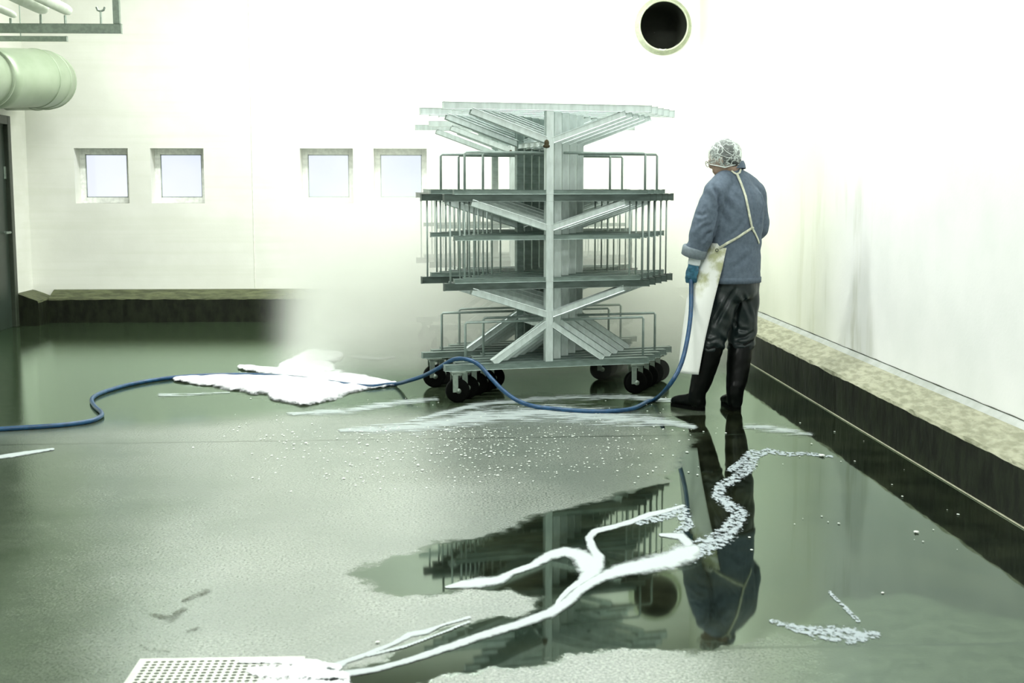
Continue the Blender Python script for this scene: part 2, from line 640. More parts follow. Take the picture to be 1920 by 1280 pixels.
# other walls and ceiling
mb = MB()
mb.add([(XR, YF, -.1), (XR, YB + .1, -.1), (XR, YB + .1, ZC + .1), (XR, YF, ZC + .1)], [(0, 1, 2, 3)])
struct(mb.build('wall_right', M_WALL_R))
DY0, DY1, DZ = 12.2, 13.73, 2.2
mb = MB()
for (y0, y1, z0, z1) in ((YF, DY0, -.1, ZC + .1), (DY1, YB + .1, -.1, ZC + .1), (DY0, DY1, DZ, ZC + .1)):
    mb.add([(XL, y0, z0), (XL, y1, z0), (XL, y1, z1), (XL, y0, z1)], [(0, 1, 2, 3)])
struct(mb.build('wall_left', M_WALL_B))
mb = MB()
mb.add([(XL - .1, YF, 0), (XR + .1, YF, 0), (XR + .1, YF, ZC), (XL - .1, YF, ZC)], [(0, 1, 2, 3)])
struct(mb.build('wall_front', M_WALL_B))
mb = MB()
mb.add([(XL - .1, YF, ZC), (XR + .1, YF, ZC), (XR + .1, YB, ZC), (XL - .1, YB, ZC)], [(0, 1, 2, 3)])
struct(mb.build('ceiling', M_CEIL))

# door in the left wall
d = struct(empty('door_1', (XL, (DY0 + DY1) / 2, 0)))
hw = (DY1 - DY0) / 2
mb = MB()
mb.box((-.04, -hw + .09, .0), (-.01, hw - .09, DZ - .09), .003)
mb.build('door_leaf', M_DOOR, d)
mb = MB()
mb.box((-.06, -hw, 0), (.035, -hw + .09, DZ), .006)
mb.box((-.06, hw - .09, 0), (.035, hw, DZ), .006)
mb.box((-.06, -hw + .09, DZ - .09), (.035, hw - .09, DZ), .006)
mb.build('door_frame', M_DOORF, d)
mb = MB()
mb.tube([(-.01, hw - .20, 1.0), (.05, hw - .20, 1.0), (.05, hw - .34, 1.0)], .012)
mb.build('door_handle', M_STEEL_D, d)
mb = MB()
mb.box((-.03, hw - .14, 1.55), (.0, hw - .09, 1.68), .004)
mb.build('hinge', M_STEEL_D, d)


# curbs: profile (offset from wall, height), rough along the length
def curb(name, pts_fn, length, face_mat, top_mat, parts=True):
    n = int(length / .05)
    prof = [(.235, 0), (.235, .12), (.232, .250), (.222, .266), (.12, .305), (.035, .337), (.0, .345), (.0, .0)]
    vs, ff, ft = [], [], []
    for i in range(n + 1):
        s = length * i / n
        for j, (o, z) in enumerate(prof):
            r1 = noise.noise(Vector((s * 6, j * 1.7, 3))) * .010 + noise.noise(Vector((s * 23, j * 3.1, 9))) * .005
            if j in (0, 5, 6, 7):
                r1 = 0
            vs.append(pts_fn(s, o + r1 * .6, z + r1 * (1 if j >= 2 else 0)))
    m = len(prof)
    for i in range(n):
        for j in range(m - 1):
            f = (i * m + j, i * m + j + 1, (i + 1) * m + j + 1, (i + 1) * m + j)
            (ff if j < 2 or j > 5 else ft).append(f)
    for j in (0, n):
        f = tuple(j * m + k for k in range(m))
        ff.append(f)
    me = bpy.data.meshes.new(name)
    me.from_pydata(vs, [], ff + ft)
    me.materials.append(face_mat)
    me.materials.append(top_mat)
    for k in range(len(ff), len(ff) + len(ft)):
        me.polygons[k].material_index = 1
    bm = bmesh.new()
    bm.from_mesh(me)
    bmesh.ops.recalc_face_normals(bm, faces=bm.faces[:])
    bm.to_mesh(me)
    bm.free()
    return struct(link(name, me))


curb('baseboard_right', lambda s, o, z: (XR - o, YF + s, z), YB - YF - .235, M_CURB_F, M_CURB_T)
curb('baseboard_back', lambda s, o, z: (XL + .235 + s, YB - o, z), XR - XL - .235, M_CURB_F, M_CURB_TB)
curb('baseboard_left', lambda s, o, z: (XL + o, DY1 + .02 + s, z), YB - DY1 - .02, M_CURB_F, M_CURB_TB)
mb = MB()                                            # smooth plaster cove above the right curb
mb.add([(XR - .002, YF, .368), (XR - .042, YF, .330), (XR - .042, YB - .04, .330), (XR - .002, YB - .04, .368)], [(0, 1, 2, 3)])
struct(mb.build('trim_1', M_STRIP))
mb = MB()
mb.tube([(XR - .003, YF + i * .12, .368 + .004 * noise.noise(Vector((i * .7, 0, 0)))) for i in range(int((YB - YF) / .12))],
        [.0025 + .004 * max(0, noise.noise(Vector((i * .9, 5, 0)))) for i in range(int((YB - YF) / .12))], 5)
struct(mb.build('trim_2', M_CRACK))
mb = MB()
mb.tube([(XR - .240, YF + i * .3, .003) for i in range(int((YB - YF - .3) / .3) + 1)], .0042, 5)
struct(mb.build('trim_3', M_SEAL))
seam = on_y(475, 400, YB)
mb = MB()
mb.tube([(seam.x, YB - .001, z) for z in np.arange(.36, 4.2, .2)], .005, 5)
struct(mb.build('trim_4', simple('seam_filler', (.86, .88, .78), rough=.5)))

# round exhaust pipe opening high on the back wall
root = tag(empty('exhaust_pipe', (PIPE_C.x, YB, PIPE_C.z)), 'dark round open pipe end with thin pale rim high on the back wall', 'pipe')
mb = MB()
n = 64
rings = [(-.07, PIPE_R - .006), (-.07, PIPE_R + .012), (.0, PIPE_R + .012), (.0, PIPE_R + .045), (-.012, PIPE_R + .045), (-.018, PIPE_R + .012)]
rings = [(.0, PIPE_R + .05), (-.014, PIPE_R + .05), (-.018, PIPE_R + .014), (-.07, PIPE_R + .012), (-.074, PIPE_R), (-.06, PIPE_R - .006), (0, PIPE_R - .006)]
vs, fs = [], []
for (y, r) in rings:
    for k in range(n):
        a = 2 * math.pi * k / n
        vs.append((r * math.cos(a), y, r * math.sin(a)))
for i in range(len(rings) - 1):
    for k in range(n):
        fs.append((i * n + k, i * n + (k + 1) % n, (i + 1) * n + (k + 1) % n, (i + 1) * n + k))
mb.add(vs, fs)
mb.build('collar', simple('pale_collar', (.62, .68, .50), rough=.4), root, True)
mb = MB()
vs, fs = [], []
for (y, r) in ((-.058, PIPE_R - .008), (0, PIPE_R - .008), (.6, PIPE_R - .008), (.6, .001)):
    for k in range(n):
        a = 2 * math.pi * k / n
        vs.append((r * math.cos(a), y, r * math.sin(a)))
for i in range(3):
    for k in range(n):
        fs.append((i * n + k, i * n + (k + 1) % n, (i + 1) * n + (k + 1) % n, (i + 1) * n + k))
mb.add(vs, fs)
mb.build('pipe_bore', M_BLACK, root, True)
mb = MB()
mb.tube([(-.05, -.066, -PIPE_R + .006), (-.01, -.078, -PIPE_R - .004), (.03, -.066, -PIPE_R + .004)], .009, 8)
mb.build('drip_lip', M_WHITE, root, True)

# big ventilation duct along the left wall, bending into it
root = tag(empty('ventilation_duct', (-4.2, 11, 2.25)), 'large round grey green duct with ribbed elbow above the left door', 'duct')
DR = .27
mb = MB()
DO = Vector((-4.2, 11, 2.25))
pts = [(-4.35, y, 2.47) for y in np.arange(3.0, 12.4, .25)]
mb.tube([Vector(p) - DO for p in pts], DR, 48)
mb.build('duct_run', M_DUCT, root, True)
seg_pts = spline([Vector(p) for p in ((-4.35, 12.30, 2.47), (-4.27, 12.65, 2.50), (-4.14, 13.0, 2.53), (-4.14, 13.40, 2.54), (-4.34, 13.66, 2.54), (XL + .012, 13.72, 2.54))], 2)
gores = len(seg_pts) - 1
mb = MB()
mb.tube([p - DO for p in seg_pts], DR + .012, 48)
mb.build('elbow', M_DUCT, root, True)
for k in range(4, gores - 1):
    p = seg_pts[k]
    tdir = (seg_pts[k + 1] - seg_pts[k - 1]).normalized()
    mb = MB()
    o_ = DO
    mb.tube([p - tdir * .010 - o_, p - tdir * .008 - o_, p + tdir * .008 - o_, p + tdir * .010 - o_], [DR + .010, DR + .018, DR + .018, DR + .010], 48)
    mb.build('rib_seam', M_DUCT, root, True)
mb = MB()
mb.tube([(-.15, 1.20, .22), (-.15, 1.24, .22)], DR + .016, 48)
mb.build('joint_band', M_DUCT, root, True)
for yy in (-3.0, .2):
    mb = MB()
    mb.tube([(-.15, yy, .22 + DR - .01), (-.15, yy, ZC - 2.25)], .007, 6)
    mb.build('hanger_rod', M_STEEL_D, root)


# overhead hanging rails with white pipes, upper left
def trapeze(name, Y, xr, ytop, thick, label, post=True):
    pr = on_y(xr, ytop, Y)
    root = tag(empty(name, (pr.x, Y, pr.z)), label, 'rail')
    mb = MB()
    mb.beam((-2.0 if pr.x - 2.0 > XL + .02 else XL + .02 - pr.x, 0, 0), (0, 0, 0), .045, thick, bev=.003)
    mb.build('cross_bar', M_STEEL_D, root)
    if post:
        mb = MB()
        mb.beam((-.035, -.004, thick / 2), (-.035, -.004, ZC - pr.z), .055, .045, bev=.003)
        mb.build('drop_post', M_STEEL_D, root)
    else:
        mb = MB()
        mb.tube([(-.42, 0, 0), (-.42, 0, ZC - pr.z)], .006, 6)
        mb.build('drop_rod', M_STEEL_D, root)
    return root, pr


TY = 11.0
rootT, prT = trapeze('hanging_rail', TY, 228, 54, .075, 'nearer thick horizontal hanging rail at upper left, with a square drop post at its end')
rootU, prU = trapeze('hanging_rail', 12.2, 126, 73, .045, 'thinner farther hanging rail just below the thick one at upper left', post=False)
M_PIPE = simple('white_pipe_lagging', (.78, .83, .74), (.66, .72, .60), rough=.5, scale=12)
for (px, py, r, lab) in ((86, 17, .062, 'fat white insulated pipe end above the rail, left of its neighbour'), (132, 22, .045, 'slimmer white pipe with tapered tip above the rail, right of the fat one'),
                         (30, 30, .03, 'thin white pipe lowest and leftmost above the hanging rail')):
    p = on_y(px, py, TY + .05)
    root = tag(empty('overhead_pipe', (p.x, p.y, p.z)), lab, 'pipe', None)
    mb = MB()
    d = Vector((-.32, -1.0, .16)).normalized()
    pts = [Vector((0, 0, 0)) + d * s for s in (0, .02, .06, .12, .4, 1.2, 2.2)]
    mb.tube(pts, [r * .35, r * .75, r * .95, r, r, r, r], 20)
    mb.build('pipe_body', M_PIPE, root, True)
    mb = MB()
    mb.tube([(-.03, -.05, -r * .8), (-.03, -.05, prT.z + .03 - p.z)], .011, 8)
    mb.build('support_stem', M_STEEL_D, root)
p = on_y(189, 30, TY)
root = tag(empty('rail_hook', (p.x, p.y, prT.z + .0375)), 'small forked hook standing on the thick hanging rail near its end', 'hook')
mb = MB()
h = p.z - prT.z
mb.tube([(0, 0, 0), (0, 0, h)], .009, 8)
mb.build('stem', M_STEEL_D, root)
mb = MB()
mb.tube([(-.035, 0, h + .035), (-.025, 0, h + .01), (0, 0, h), (.025, 0, h + .01), (.035, 0, h + .035)], .009, 8)
mb.build('fork', M_STEEL_D, root, True)

# ceiling luminaires (above the frame) with the light they give
M_TUBE = bpy.data.materials.new('lit_tube')
M_TUBE.use_nodes = True
b_ = M_TUBE.node_tree.nodes['Principled BSDF']
b_.inputs['Emission Color'].default_value = (1, 1, .96, 1)
b_.inputs['Emission Strength'].default_value = 6
for (x, y, k) in LAMPS:
    root = tag(empty('ceiling_lamp', (x, y, ZC)), 'long white fluorescent lamp fixed to the ceiling', 'lamp', 'fluorescent lamps on the ceiling')
    mb = MB()
    mb.box((-.75, -.13, -.07), (.75, .13, 0), .008)
    mb.build('housing', M_WHITE, root)
    for s in (-.05, .05):
        mb = MB()
        mb.tube([(-.72, s, -.09), (.72, s, -.09)], .018, 10)
        mb.build('tube', M_TUBE, root, True)
    L = bpy.data.lights.new('lamp_light', 'AREA')
    L.shape = 'RECTANGLE'
    L.size, L.size_y = 1.4, .25
    L.energy = LAMP_POWER * k
    L.color = (.97, 1, .965)
    lo = bpy.data.objects.new('lamp_light', L)
    COL.objects.link(lo)
    lo.parent = root
    lo.location = (0, 0, -.125)

# ------------------------------------------------------------------ nested rack trolleys
# one trolley: two frames .7 m apart, front frame in the plane y=0, posts in the middle (x=0)
HWD = .745
DEP = .70


def make_trolley():
    root = empty('rack_trolley')
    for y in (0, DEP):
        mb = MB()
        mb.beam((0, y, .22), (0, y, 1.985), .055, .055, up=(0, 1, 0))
        mb.build('post', M_STEEL if y == 0 else M_SHELF, root)  # rear post darker: shade between the frames painted into its metal
    yb = (.0, DEP)
    # top arms
    def bars(z0, z1, hw, wd, ys, name, mat=M_STEEL, ends=False):
        mb = MB()
        for y in ys:
            mb.beam((-hw, y, (z0 + z1) / 2), (hw, y, (z0 + z1) / 2), wd, z1 - z0, bev=.003)
        if ends:
            for x in (-hw + wd / 2, hw - wd / 2):
                mb.beam((x, ys[0] + wd / 2, (z0 + z1) / 2), (x, ys[-1] - wd / 2, (z0 + z1) / 2), wd, (z1 - z0) * .98, bev=.003)
        return mb.build(name, mat, root)
    bars(1.985, 2.032, HWD, .05, yb, 'top_frame')
    for (z0, z1) in ((1.37, 1.418), (.77, .818)):
        bars(z0, z1, HWD, .05, yb, 'shelf_frame', M_SHELF_D)
        bars(z1, z1 + .030, .675, .045, (.0, DEP), 'shelf_ledge', M_SHELF)
    bars(1.108, 1.140, .675, .032, yb, 'middle_rail', M_SHELF)
    bars(.22, .262, HWD, .06, yb, 'base_frame', M_SHELF)
    # braces
    for y in yb:
        for (zp, za, xa) in ((1.785, 1.975, .55), (1.19, 1.362, .55), (.590, .762, .55), (.525, .268, .40)):
            for sx in (-1, 1):
                mb = MB()
                mb.beam((sx * .02, y, zp), (sx * xa, y, za), .05, .040, up=(0, 0, 1))
                mb.build('brace', M_STEEL, root)
    for z in (1.765, .50):
        mb = MB()
        mb.beam((0, .03, z), (0, DEP - .03, z), .035, .035)
        mb.build('tie_bar', M_STEEL, root)
    # basket rods at the two ends of the middle part
    for y in yb:
        for x in (-.70, -.60, .60, .70):
            mb = MB()
            mb.tube([(x, y, .818), (x, y, 1.372)], .0065, 8)
            mb.build('rod', M_RODS, root, True)
    # casters
    for sx in (-1, 1):
        for y in (.0, DEP):
            cx_ = sx * .655
            mb = MB()
            mb.box((cx_ - .05, y - .045, .205), (cx_ + .05, y + .045, .22), .003)
            mb.beam((cx_ - .022, y - .034, .203), (cx_ - .022, y - .034, .075), .038, .006, up=(0, 1, 0), bev=.001)
            mb.beam((cx_ - .022, y + .034, .203), (cx_ - .022, y + .034, .075), .038, .006, up=(0, 1, 0), bev=.001)
            mb.tube([(cx_, y, .190), (cx_, y, .207)], .04, 16)
            fk = mb.build('caster_fork', M_STEEL_D, root)
            mb = MB()
            ang = .35
            dx, dy = math.cos(ang), math.sin(ang)
            c = Vector((cx_, y, .083))
            ax = Vector((-dy * 0, 1, 0))
            mb.tube([c - ax * .024, c - ax * .021, c - ax * .016, c + ax * .016, c + ax * .021, c + ax * .024], [.068, .078, .083, .083, .078, .068], 28)
            mb.build('wheel', M_RUBBER, fk, True)
            mb = MB()
            mb.tube([c - ax * .037, c + ax * .037], .018, 12)
            mb.build('hub', M_STEEL_D, fk, True)
    return root


def add_guards(root):
    for y in (0, DEP):
        for (z0, z1) in ((1.448, 1.705), (.262, .535)):
            for sx in (-1, 1):
                mb = MB()
                x0, x1 = sx * .70, sx * (.575 if z0 > 1 else .575)
                mb.tube([(sx * .665, y, z0), (sx * .665, y, z1 - .012), (sx * .655, y, z1), (sx * .05, y, z1)], .009, 8)
                mb.build('guard_rail', M_RODS, root, True)


def clone(root):
    r = root.copy()
    COL.objects.link(r)
    for ch in list(root.children):
        c = ch.copy()
        COL.objects.link(c)
        c.parent = r
        for g in ch.children:
            d_ = g.copy()
            COL.objects.link(d_)
            d_.parent = c
    return r


proto = make_trolley()
proto_g = clone(proto)
add_guards(proto_g)
RZ = math.atan2(.376, 1.499)
spotsA = [(0, False), (1, True), (2, False), (3, True), (4, False)]
labs = ['nearest rack trolley of the nested row, the hose draped over its left base corner',
        'second rack trolley from the front, its thin guard rails rising just behind the nearest trolley',
        'third rack trolley from the front, in the middle of the nested row',
        'fourth rack trolley of the nested row, guard rails reaching nearly to its right end',
        'fifth rack trolley of the front row, its arms reaching farthest right toward the worker']
first = True
fg = True
for k, g in spotsA:
    if g:
        o = proto_g if fg else clone(proto_g)
        fg = False
    else:
        o = proto if first else clone(proto)
        first = False
    o.location = (.638 + .066 * k, 8.85 + .150 * k, 0)
    o.rotation_euler = (0, 0, RZ)
    tag(o, labs[k], 'rack trolley', 'nested rack trolleys beside the worker')
rb = [o for o in COL.objects if o.get('label') == labs[0]][0]
M_RUST = simple('rust_brown', (.055, .045, .018), (.03, .025, .01), rough=.9)
mb = MB()
mb.ball((-.026, -.030, 1.765), (.018, .005, .026))
mb.ball((-.028, -.030, 1.745), (.026, .006, .014))
tag(mb.build('rust_patch', M_RUST, rb, True), 'brown rusty lump')
labsB = ['hazy rack trolley behind the front row, leftmost of the group in the mist',
         'hazy rack trolley in the mist, middle one of the rear group',
         'hazy rack trolley in the mist, rightmost and farthest of the rear group']
for k in range(3):
    o = clone(proto)
    o.location = (.50 + .20 * k, 11.35 + .16 * k, 0)
    o.rotation_euler = (0, 0, RZ * .8)
    tag(o, labsB[k], 'rack trolley', 'rack trolleys standing in the mist')

# ------------------------------------------------------------------ hose
HR = .0145
hp = []
hp.append(on_y(1297, 500, 8.40))
for (x, y, Y) in ((1296, 520, 8.36), (1296, 545, 8.33), (1295, 590, 8.26), (1288, 640, 8.18), (1276, 685, 8.12), (1255, 722, 8.10)):
    hp.append(on_y(x, y, Y))
for (x, y) in ((1226, 750), (1185, 766), (1130, 771), (1070, 769), (1015, 764)):
    hp.append(on_z(x, y, HR))
hp += [on_y(975, 753, 8.38), on_y(945, 733, 8.45), on_y(920, 708, 8.53), on_y(897, 683, 8.60), on_y(873, 673, 8.66), on_y(850, 674, 8.72)]
hp += [on_y(822, 690, 8.82), on_y(795, 704, 8.98), on_y(768, 713, 9.12)]
for (x, y) in ((740, 720), (690, 724), (620, 716), (560, 708), (500, 703), (440, 702), (370, 704), (310, 709), (250, 719), (205, 731), (180, 741), (172, 750),
               (178, 762), (190, 773), (188, 781), (165, 790), (110, 797), (50, 801), (0, 804), (-80, 808), (-250, 815)):
    hp.append(on_z(x, y, HR))
hp2 = spline(hp, 7)
# keep the path above floor
hp2 = [Vector((p.x, p.y, max(p.z, HR))) for p in hp2]
hose = empty('water_hose', (hp[0].x, hp[0].y, 0))
tag(hose, 'long blue rubber water hose running from the gloved hand across the wet floor', 'hose')
mb = MB()
mb.tube([p - hose.location for p in hp2], HR, 12)
mb.build('hose_tube', simple('blue_hose', (.013, .072, .17), (.008, .045, .11), rough=.35, scale=25), hose, True)

# ------------------------------------------------------------------ foam and water
def foam_material(name, scale, stretch, lo, hi, amp, col=(.86, .89, .92), maxa=1.0, cap=None):
    m, t, b = new_mat(name)
    out = t.nodes['Material Output']
    v = coords(t, stretch, world=True)
    e = N(t, 'ShaderNodeAttribute', attribute_name='edge').outputs['Fac']
    n = noise_node(t, v, scale, 6, .65)
    if cap is not None:
        e = math_node(t, 'MINIMUM', e, cap)
    a = math_node(t, 'ADD', e, math_node(t, 'MULTIPLY', math_node(t, 'SUBTRACT', n, .5), amp))
    A = math_node(t, 'MULTIPLY', smooth(t, a, lo, hi), maxa)
    b.inputs['Base Color'].default_value = (*col, 1)
    b.inputs['Roughness'].default_value = .6
    b.inputs['Subsurface Weight'].default_value = 0
    tr = t.nodes.new('ShaderNodeBsdfTransparent')
    mx = t.nodes.new('ShaderNodeMixShader')
    t.links.new(A, mx.inputs[0])
    t.links.new(tr.outputs[0], mx.inputs[1])
    t.links.new(b.outputs[0], mx.inputs[2])
    t.links.new(mx.outputs[0], out.inputs['Surface'])
    return m


def foam(name, label, strokes, mat, height, step=3.0, ysc=1.6, z0=.0016):
    """strokes: lists of (x, y, halfwidth) traced on the floor; the surface swells towards their middle"""
    allp = [p for s in strokes for p in s]
    mrg = max(p[2] for p in allp) * 1.3 + 4
    x0, x1 = min(p[0] for p in allp) - mrg, max(p[0] for p in allp) + mrg
    y0, y1 = min(p[1] for p in allp) - mrg, max(p[1] for p in allp) + mrg
    X, Y = np.meshgrid(np.arange(x0, x1, step), np.arange(y0, y1, step * .75))
    e = np.full(X.shape, -9.0)
    for s in strokes:
        for a, b in zip(s[:-1], s[1:]):
            d, t = seg_dist(X, Y * ysc, (a[0], a[1] * ysc), (b[0], b[1] * ysc))
            r = a[2] + (b[2] - a[2]) * t
            e = np.maximum(e, 1 - d / r)
    nyy, nxx = X.shape
    keep = e > -.35
    idx = -np.ones(X.shape, int)
    vs, ev = [], []
    cell = keep[:-1, :-1] & keep[1:, :-1] & keep[:-1, 1:] & keep[1:, 1:]
    need = np.zeros(X.shape, bool)
    need[:-1, :-1] |= cell
    need[1:, :-1] |= cell
    need[:-1, 1:] |= cell
    need[1:, 1:] |= cell
    for j, i in zip(*np.nonzero(need)):
        idx[j, i] = len(vs)
        p = on_z(X[j, i], Y[j, i], 0)
        ee = e[j, i]
        h = height * math.sqrt(max(0, min(1, ee * 1.4))) * (.8 + .5 * noise.noise(p * 9))
        vs.append((p.x, p.y, z0 + h))
        ev.append(ee)
    fs = [(idx[j, i], idx[j, i + 1], idx[j + 1, i + 1], idx[j + 1, i]) for j, i in zip(*np.nonzero(cell))]
    me = bpy.data.meshes.new(name)
    me.from_pydata(vs, [], [tuple(int(q) for q in f) for f in fs])
    at = me.attributes.new('edge', 'FLOAT', 'POINT')
    at.data.foreach_set('value', np.array(ev, np.float32))
    o = link(name, me, mat, None, True)
    return tag(o, label, 'foam', None, 'stuff')


M_FOAM = foam_material('white_foam', 22, (1, .6, 1), -.08, .55, .9, col=(.44, .50, .50))
M_LACE = foam_material('lace_foam', 42, (1, .6, 1), .02, .42, 2.6, col=(.40, .47, .50), cap=.30, maxa=.85)
M_FOAM_GLARE = foam_material('spray_foam_glare', 9, (1, .45, 1), .0, .4, .9)  # white colour paints glare on the water along with foam
M_SPILL = foam_material('spilled_foam', 34, (1, .6, 1), .05, .5, 2.2)
M_STAIN = foam_material('dark_algae', 30, (1, .7, 1), .1, .9, 2.4, col=(.03, .05, .015), cap=.5, maxa=.75)
M_FILM = foam_material('streaky_film', 5, (1, 4.5, 1), .30, .95, 2.8, col=(.55, .63, .63), maxa=.6)

foam('foam_glare_patch', 'bright white patch of foam and painted glare covering the hose left of the rack trolleys',
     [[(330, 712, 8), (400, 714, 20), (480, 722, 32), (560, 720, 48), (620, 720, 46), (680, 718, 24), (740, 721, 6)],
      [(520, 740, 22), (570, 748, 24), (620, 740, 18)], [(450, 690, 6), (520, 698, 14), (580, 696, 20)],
      [(540, 690, 22), (590, 672, 30), (630, 668, 16)], [(575, 680, 30), (610, 690, 22)]], M_FOAM_GLARE, .031)
foam('foam_stream', 'main white foam stream winding from the drain up toward the worker',
     [[(560, 1276, 26), (620, 1268, 14), (700, 1256, 9), (770, 1238, 9), (840, 1214, 11), (910, 1190, 12), (980, 1168, 13), (1030, 1150, 14), (1062, 1130, 14),
       (1085, 1108, 13), (1120, 1086, 14), (1160, 1070, 20), (1200, 1062, 26), (1250, 1052, 30), (1285, 1038, 32), (1300, 1030, 16)],
      [(1290, 1020, 12), (1278, 1006, 12), (1240, 1003, 6)]], M_FOAM, .0022)
foam('foam_stream', 'forked white foam stream left of the main one, with a rounded hook-shaped bend',
     [[(838, 1101, 5), (870, 1096, 14), (900, 1092, 17), (935, 1088, 14), (960, 1074, 9), (1000, 1060, 10), (1030, 1042, 14), (1060, 1034, 16), (1090, 1042, 22),
       (1105, 1060, 30), (1110, 1072, 24), (1090, 1090, 10), (1065, 1108, 7), (1048, 1126, 6), (1040, 1142, 4)],
      [(1118, 1062, 18), (1122, 1045, 13), (1110, 1026, 10), (1104, 1008, 9), (1116, 996, 9), (1150, 988, 8), (1185, 978, 8), (1215, 966, 9), (1250, 958, 7), (1282, 948, 4)]],
     M_FOAM, .002)
foam('foam_stream', 'thin broken line of foam at the left edge of the puddle near the drain',
     [[(618, 1256, 16), (650, 1240, 8), (690, 1226, 7), (740, 1206, 6), (768, 1190, 9), (800, 1184, 8), (830, 1172, 4), (880, 1158, 5)],
      [(690, 1230, 4), (760, 1212, 5), (820, 1190, 4), (880, 1166, 4)]], M_FOAM, .0016)
foam('foam_lace', 'lacy tangled foam lying on the dark reflection of the worker',
     [[(1290, 1036, 30), (1320, 1024, 28), (1352, 1010, 22), (1376, 985, 20), (1388, 962, 16), (1365, 945, 15), (1346, 930, 13), (1352, 912, 13), (1380, 896, 13),
       (1405, 878, 12), (1415, 855, 10), (1440, 845, 9), (1480, 852, 6), (1510, 850, 6), (1560, 856, 4)],
      [(1200, 980, 9), (1240, 968, 14), (1275, 955, 16), (1290, 985, 12), (1270, 1000, 10)],
      [(1370, 880, 8), (1390, 868, 10), (1410, 850, 12)]], M_LACE, .001)
foam('foam_film', 'thin streaky white film of washing water in front of the trolleys',
     [[(640, 808, 10), (780, 800, 34), (900, 782, 44), (1020, 772, 46), (1140, 782, 44), (1240, 792, 26), (1300, 800, 12)],
      [(760, 792, 8), (900, 758, 14), (1050, 745, 12), (1180, 744, 12), (1270, 752, 10)],
      [(1400, 800, 12), (1460, 805, 16), (1520, 815, 10)]], M_FILM, .002, step=4)
foam('foam_film', 'thin pale film streaks left of the trolleys around the foam and glare patch',
     [[(540, 776, 6), (640, 772, 16), (740, 756, 16), (820, 748, 8)], [(550, 778, 3), (615, 774, 5)], [(430, 736, 5), (300, 742, 8)],
      [(660, 668, 8), (700, 672, 10), (740, 670, 6)]], M_FILM, .002, step=4, z0=.0022)
foam('foam_streak', 'short white streak on the floor at the left edge below the hose',
     [[(-20, 860, 7), (40, 851, 7), (100, 842, 4)]], M_FOAM, .003)
foam('foam_scum', 'pale scum patch on the floor at lower right corner of the puddle',
     [[(1490, 1178, 10), (1540, 1186, 22), (1600, 1192, 26), (1640, 1190, 12)], [(1450, 1165, 8), (1500, 1180, 12)], [(1555, 1110, 4), (1585, 1140, 5), (1610, 1165, 5)]], M_LACE, .001)
foam('foam_heap', 'white foam spilling over the right part of the drain grate',
     [[(452, 1247, 7), (520, 1245, 11), (585, 1250, 13), (636, 1257, 8)], [(478, 1266, 18), (540, 1268, 26), (640, 1273, 16)], [(500, 1292, 28), (640, 1292, 22)], [(560, 1256, 20), (600, 1262, 20)]], M_SPILL, .003, z0=.0115)
st = foam('floor_stain', 'dark green algae spots on the concrete above the drain grate',
          [[(285, 1152, 6), (318, 1160, 12), (345, 1142, 8)], [(345, 1126, 6), (388, 1108, 9)], [(345, 1186, 4), (372, 1178, 6)], [(262, 1208, 3), (278, 1218, 4), (320, 1222, 3)]], M_STAIN, .0003, z0=.0015)
st['category'] = 'stain'

# loose bubbles scattered on the damp floor: nobody could count them
mb = MB()
rr = random.Random(3)
for k in range(900):
    x = rr.gauss(900, 190)
    y = 800 + abs(rr.gauss(0, 45))
    if rr.random() < .25:
        x = rr.uniform(430, 1250); y = rr.uniform(720, 900)
    if rr.random() < .03:
        x = rr.uniform(1400, 1900); y = rr.uniform(780, 1050)
        if x > 1409 + (y - 681) / .597 - 30: continue
    if y < 745: continue
    p = on_z(x, y)
    r = rr.uniform(.0015, .0048) * (1.5 if rr.random() < .1 else 1)
    bm = bmesh.new()
    bmesh.ops.create_circle(bm, cap_ends=True, segments=7, radius=1)
    for q_ in bm.verts:
        q_.co = Vector((p.x + q_.co.x * r * 1.5, p.y + q_.co.y * r * 2.2, .004))
    n0 = len(mb.v)
    vs = [q_.co.copy() for q_ in bm.verts]
    bm.free()
    mb.add(vs + [p + Vector((0, 0, .004 + r * .7))], [(i, (i + 1) % 7, 7) for i in range(7)])
tag(mb.build('foam_bubbles', simple('bubble_white', (.62, .68, .62), rough=.4), None, True), 'scattered tiny white foam bubbles on the floor before the trolleys', 'bubbles', None, 'stuff')

# small scraps
for (x, y, s, lab) in ((1718, 999, .016, 'tiny white scrap on the wet floor at far right'), (1541, 856, .022, 'small white scrap on the puddle below the curb'),
                       (708, 1205, .010, 'tiny pale crumb on the concrete left of the foam line'), (1655, 1112, .008, 'tiny crumb in the dark part of the puddle')):
    p = on_z(x, y)
    mb = MB()
    mb.ball((0, 0, s * .35), (s, s * .8, s * .35), n=1)
    o = mb.build('scrap', simple('scrap_white', (.8, .82, .78)) if 'scrap_white' not in bpy.data.materials else bpy.data.materials['scrap_white'])
    o.location = p
    o.rotation_euler = (0, 0, s * 90)
    for v_ in o.data.vertices:
        v_.co.x += .25 * s * noise.noise(v_.co * 90)
    tag(o, lab, 'scrap')

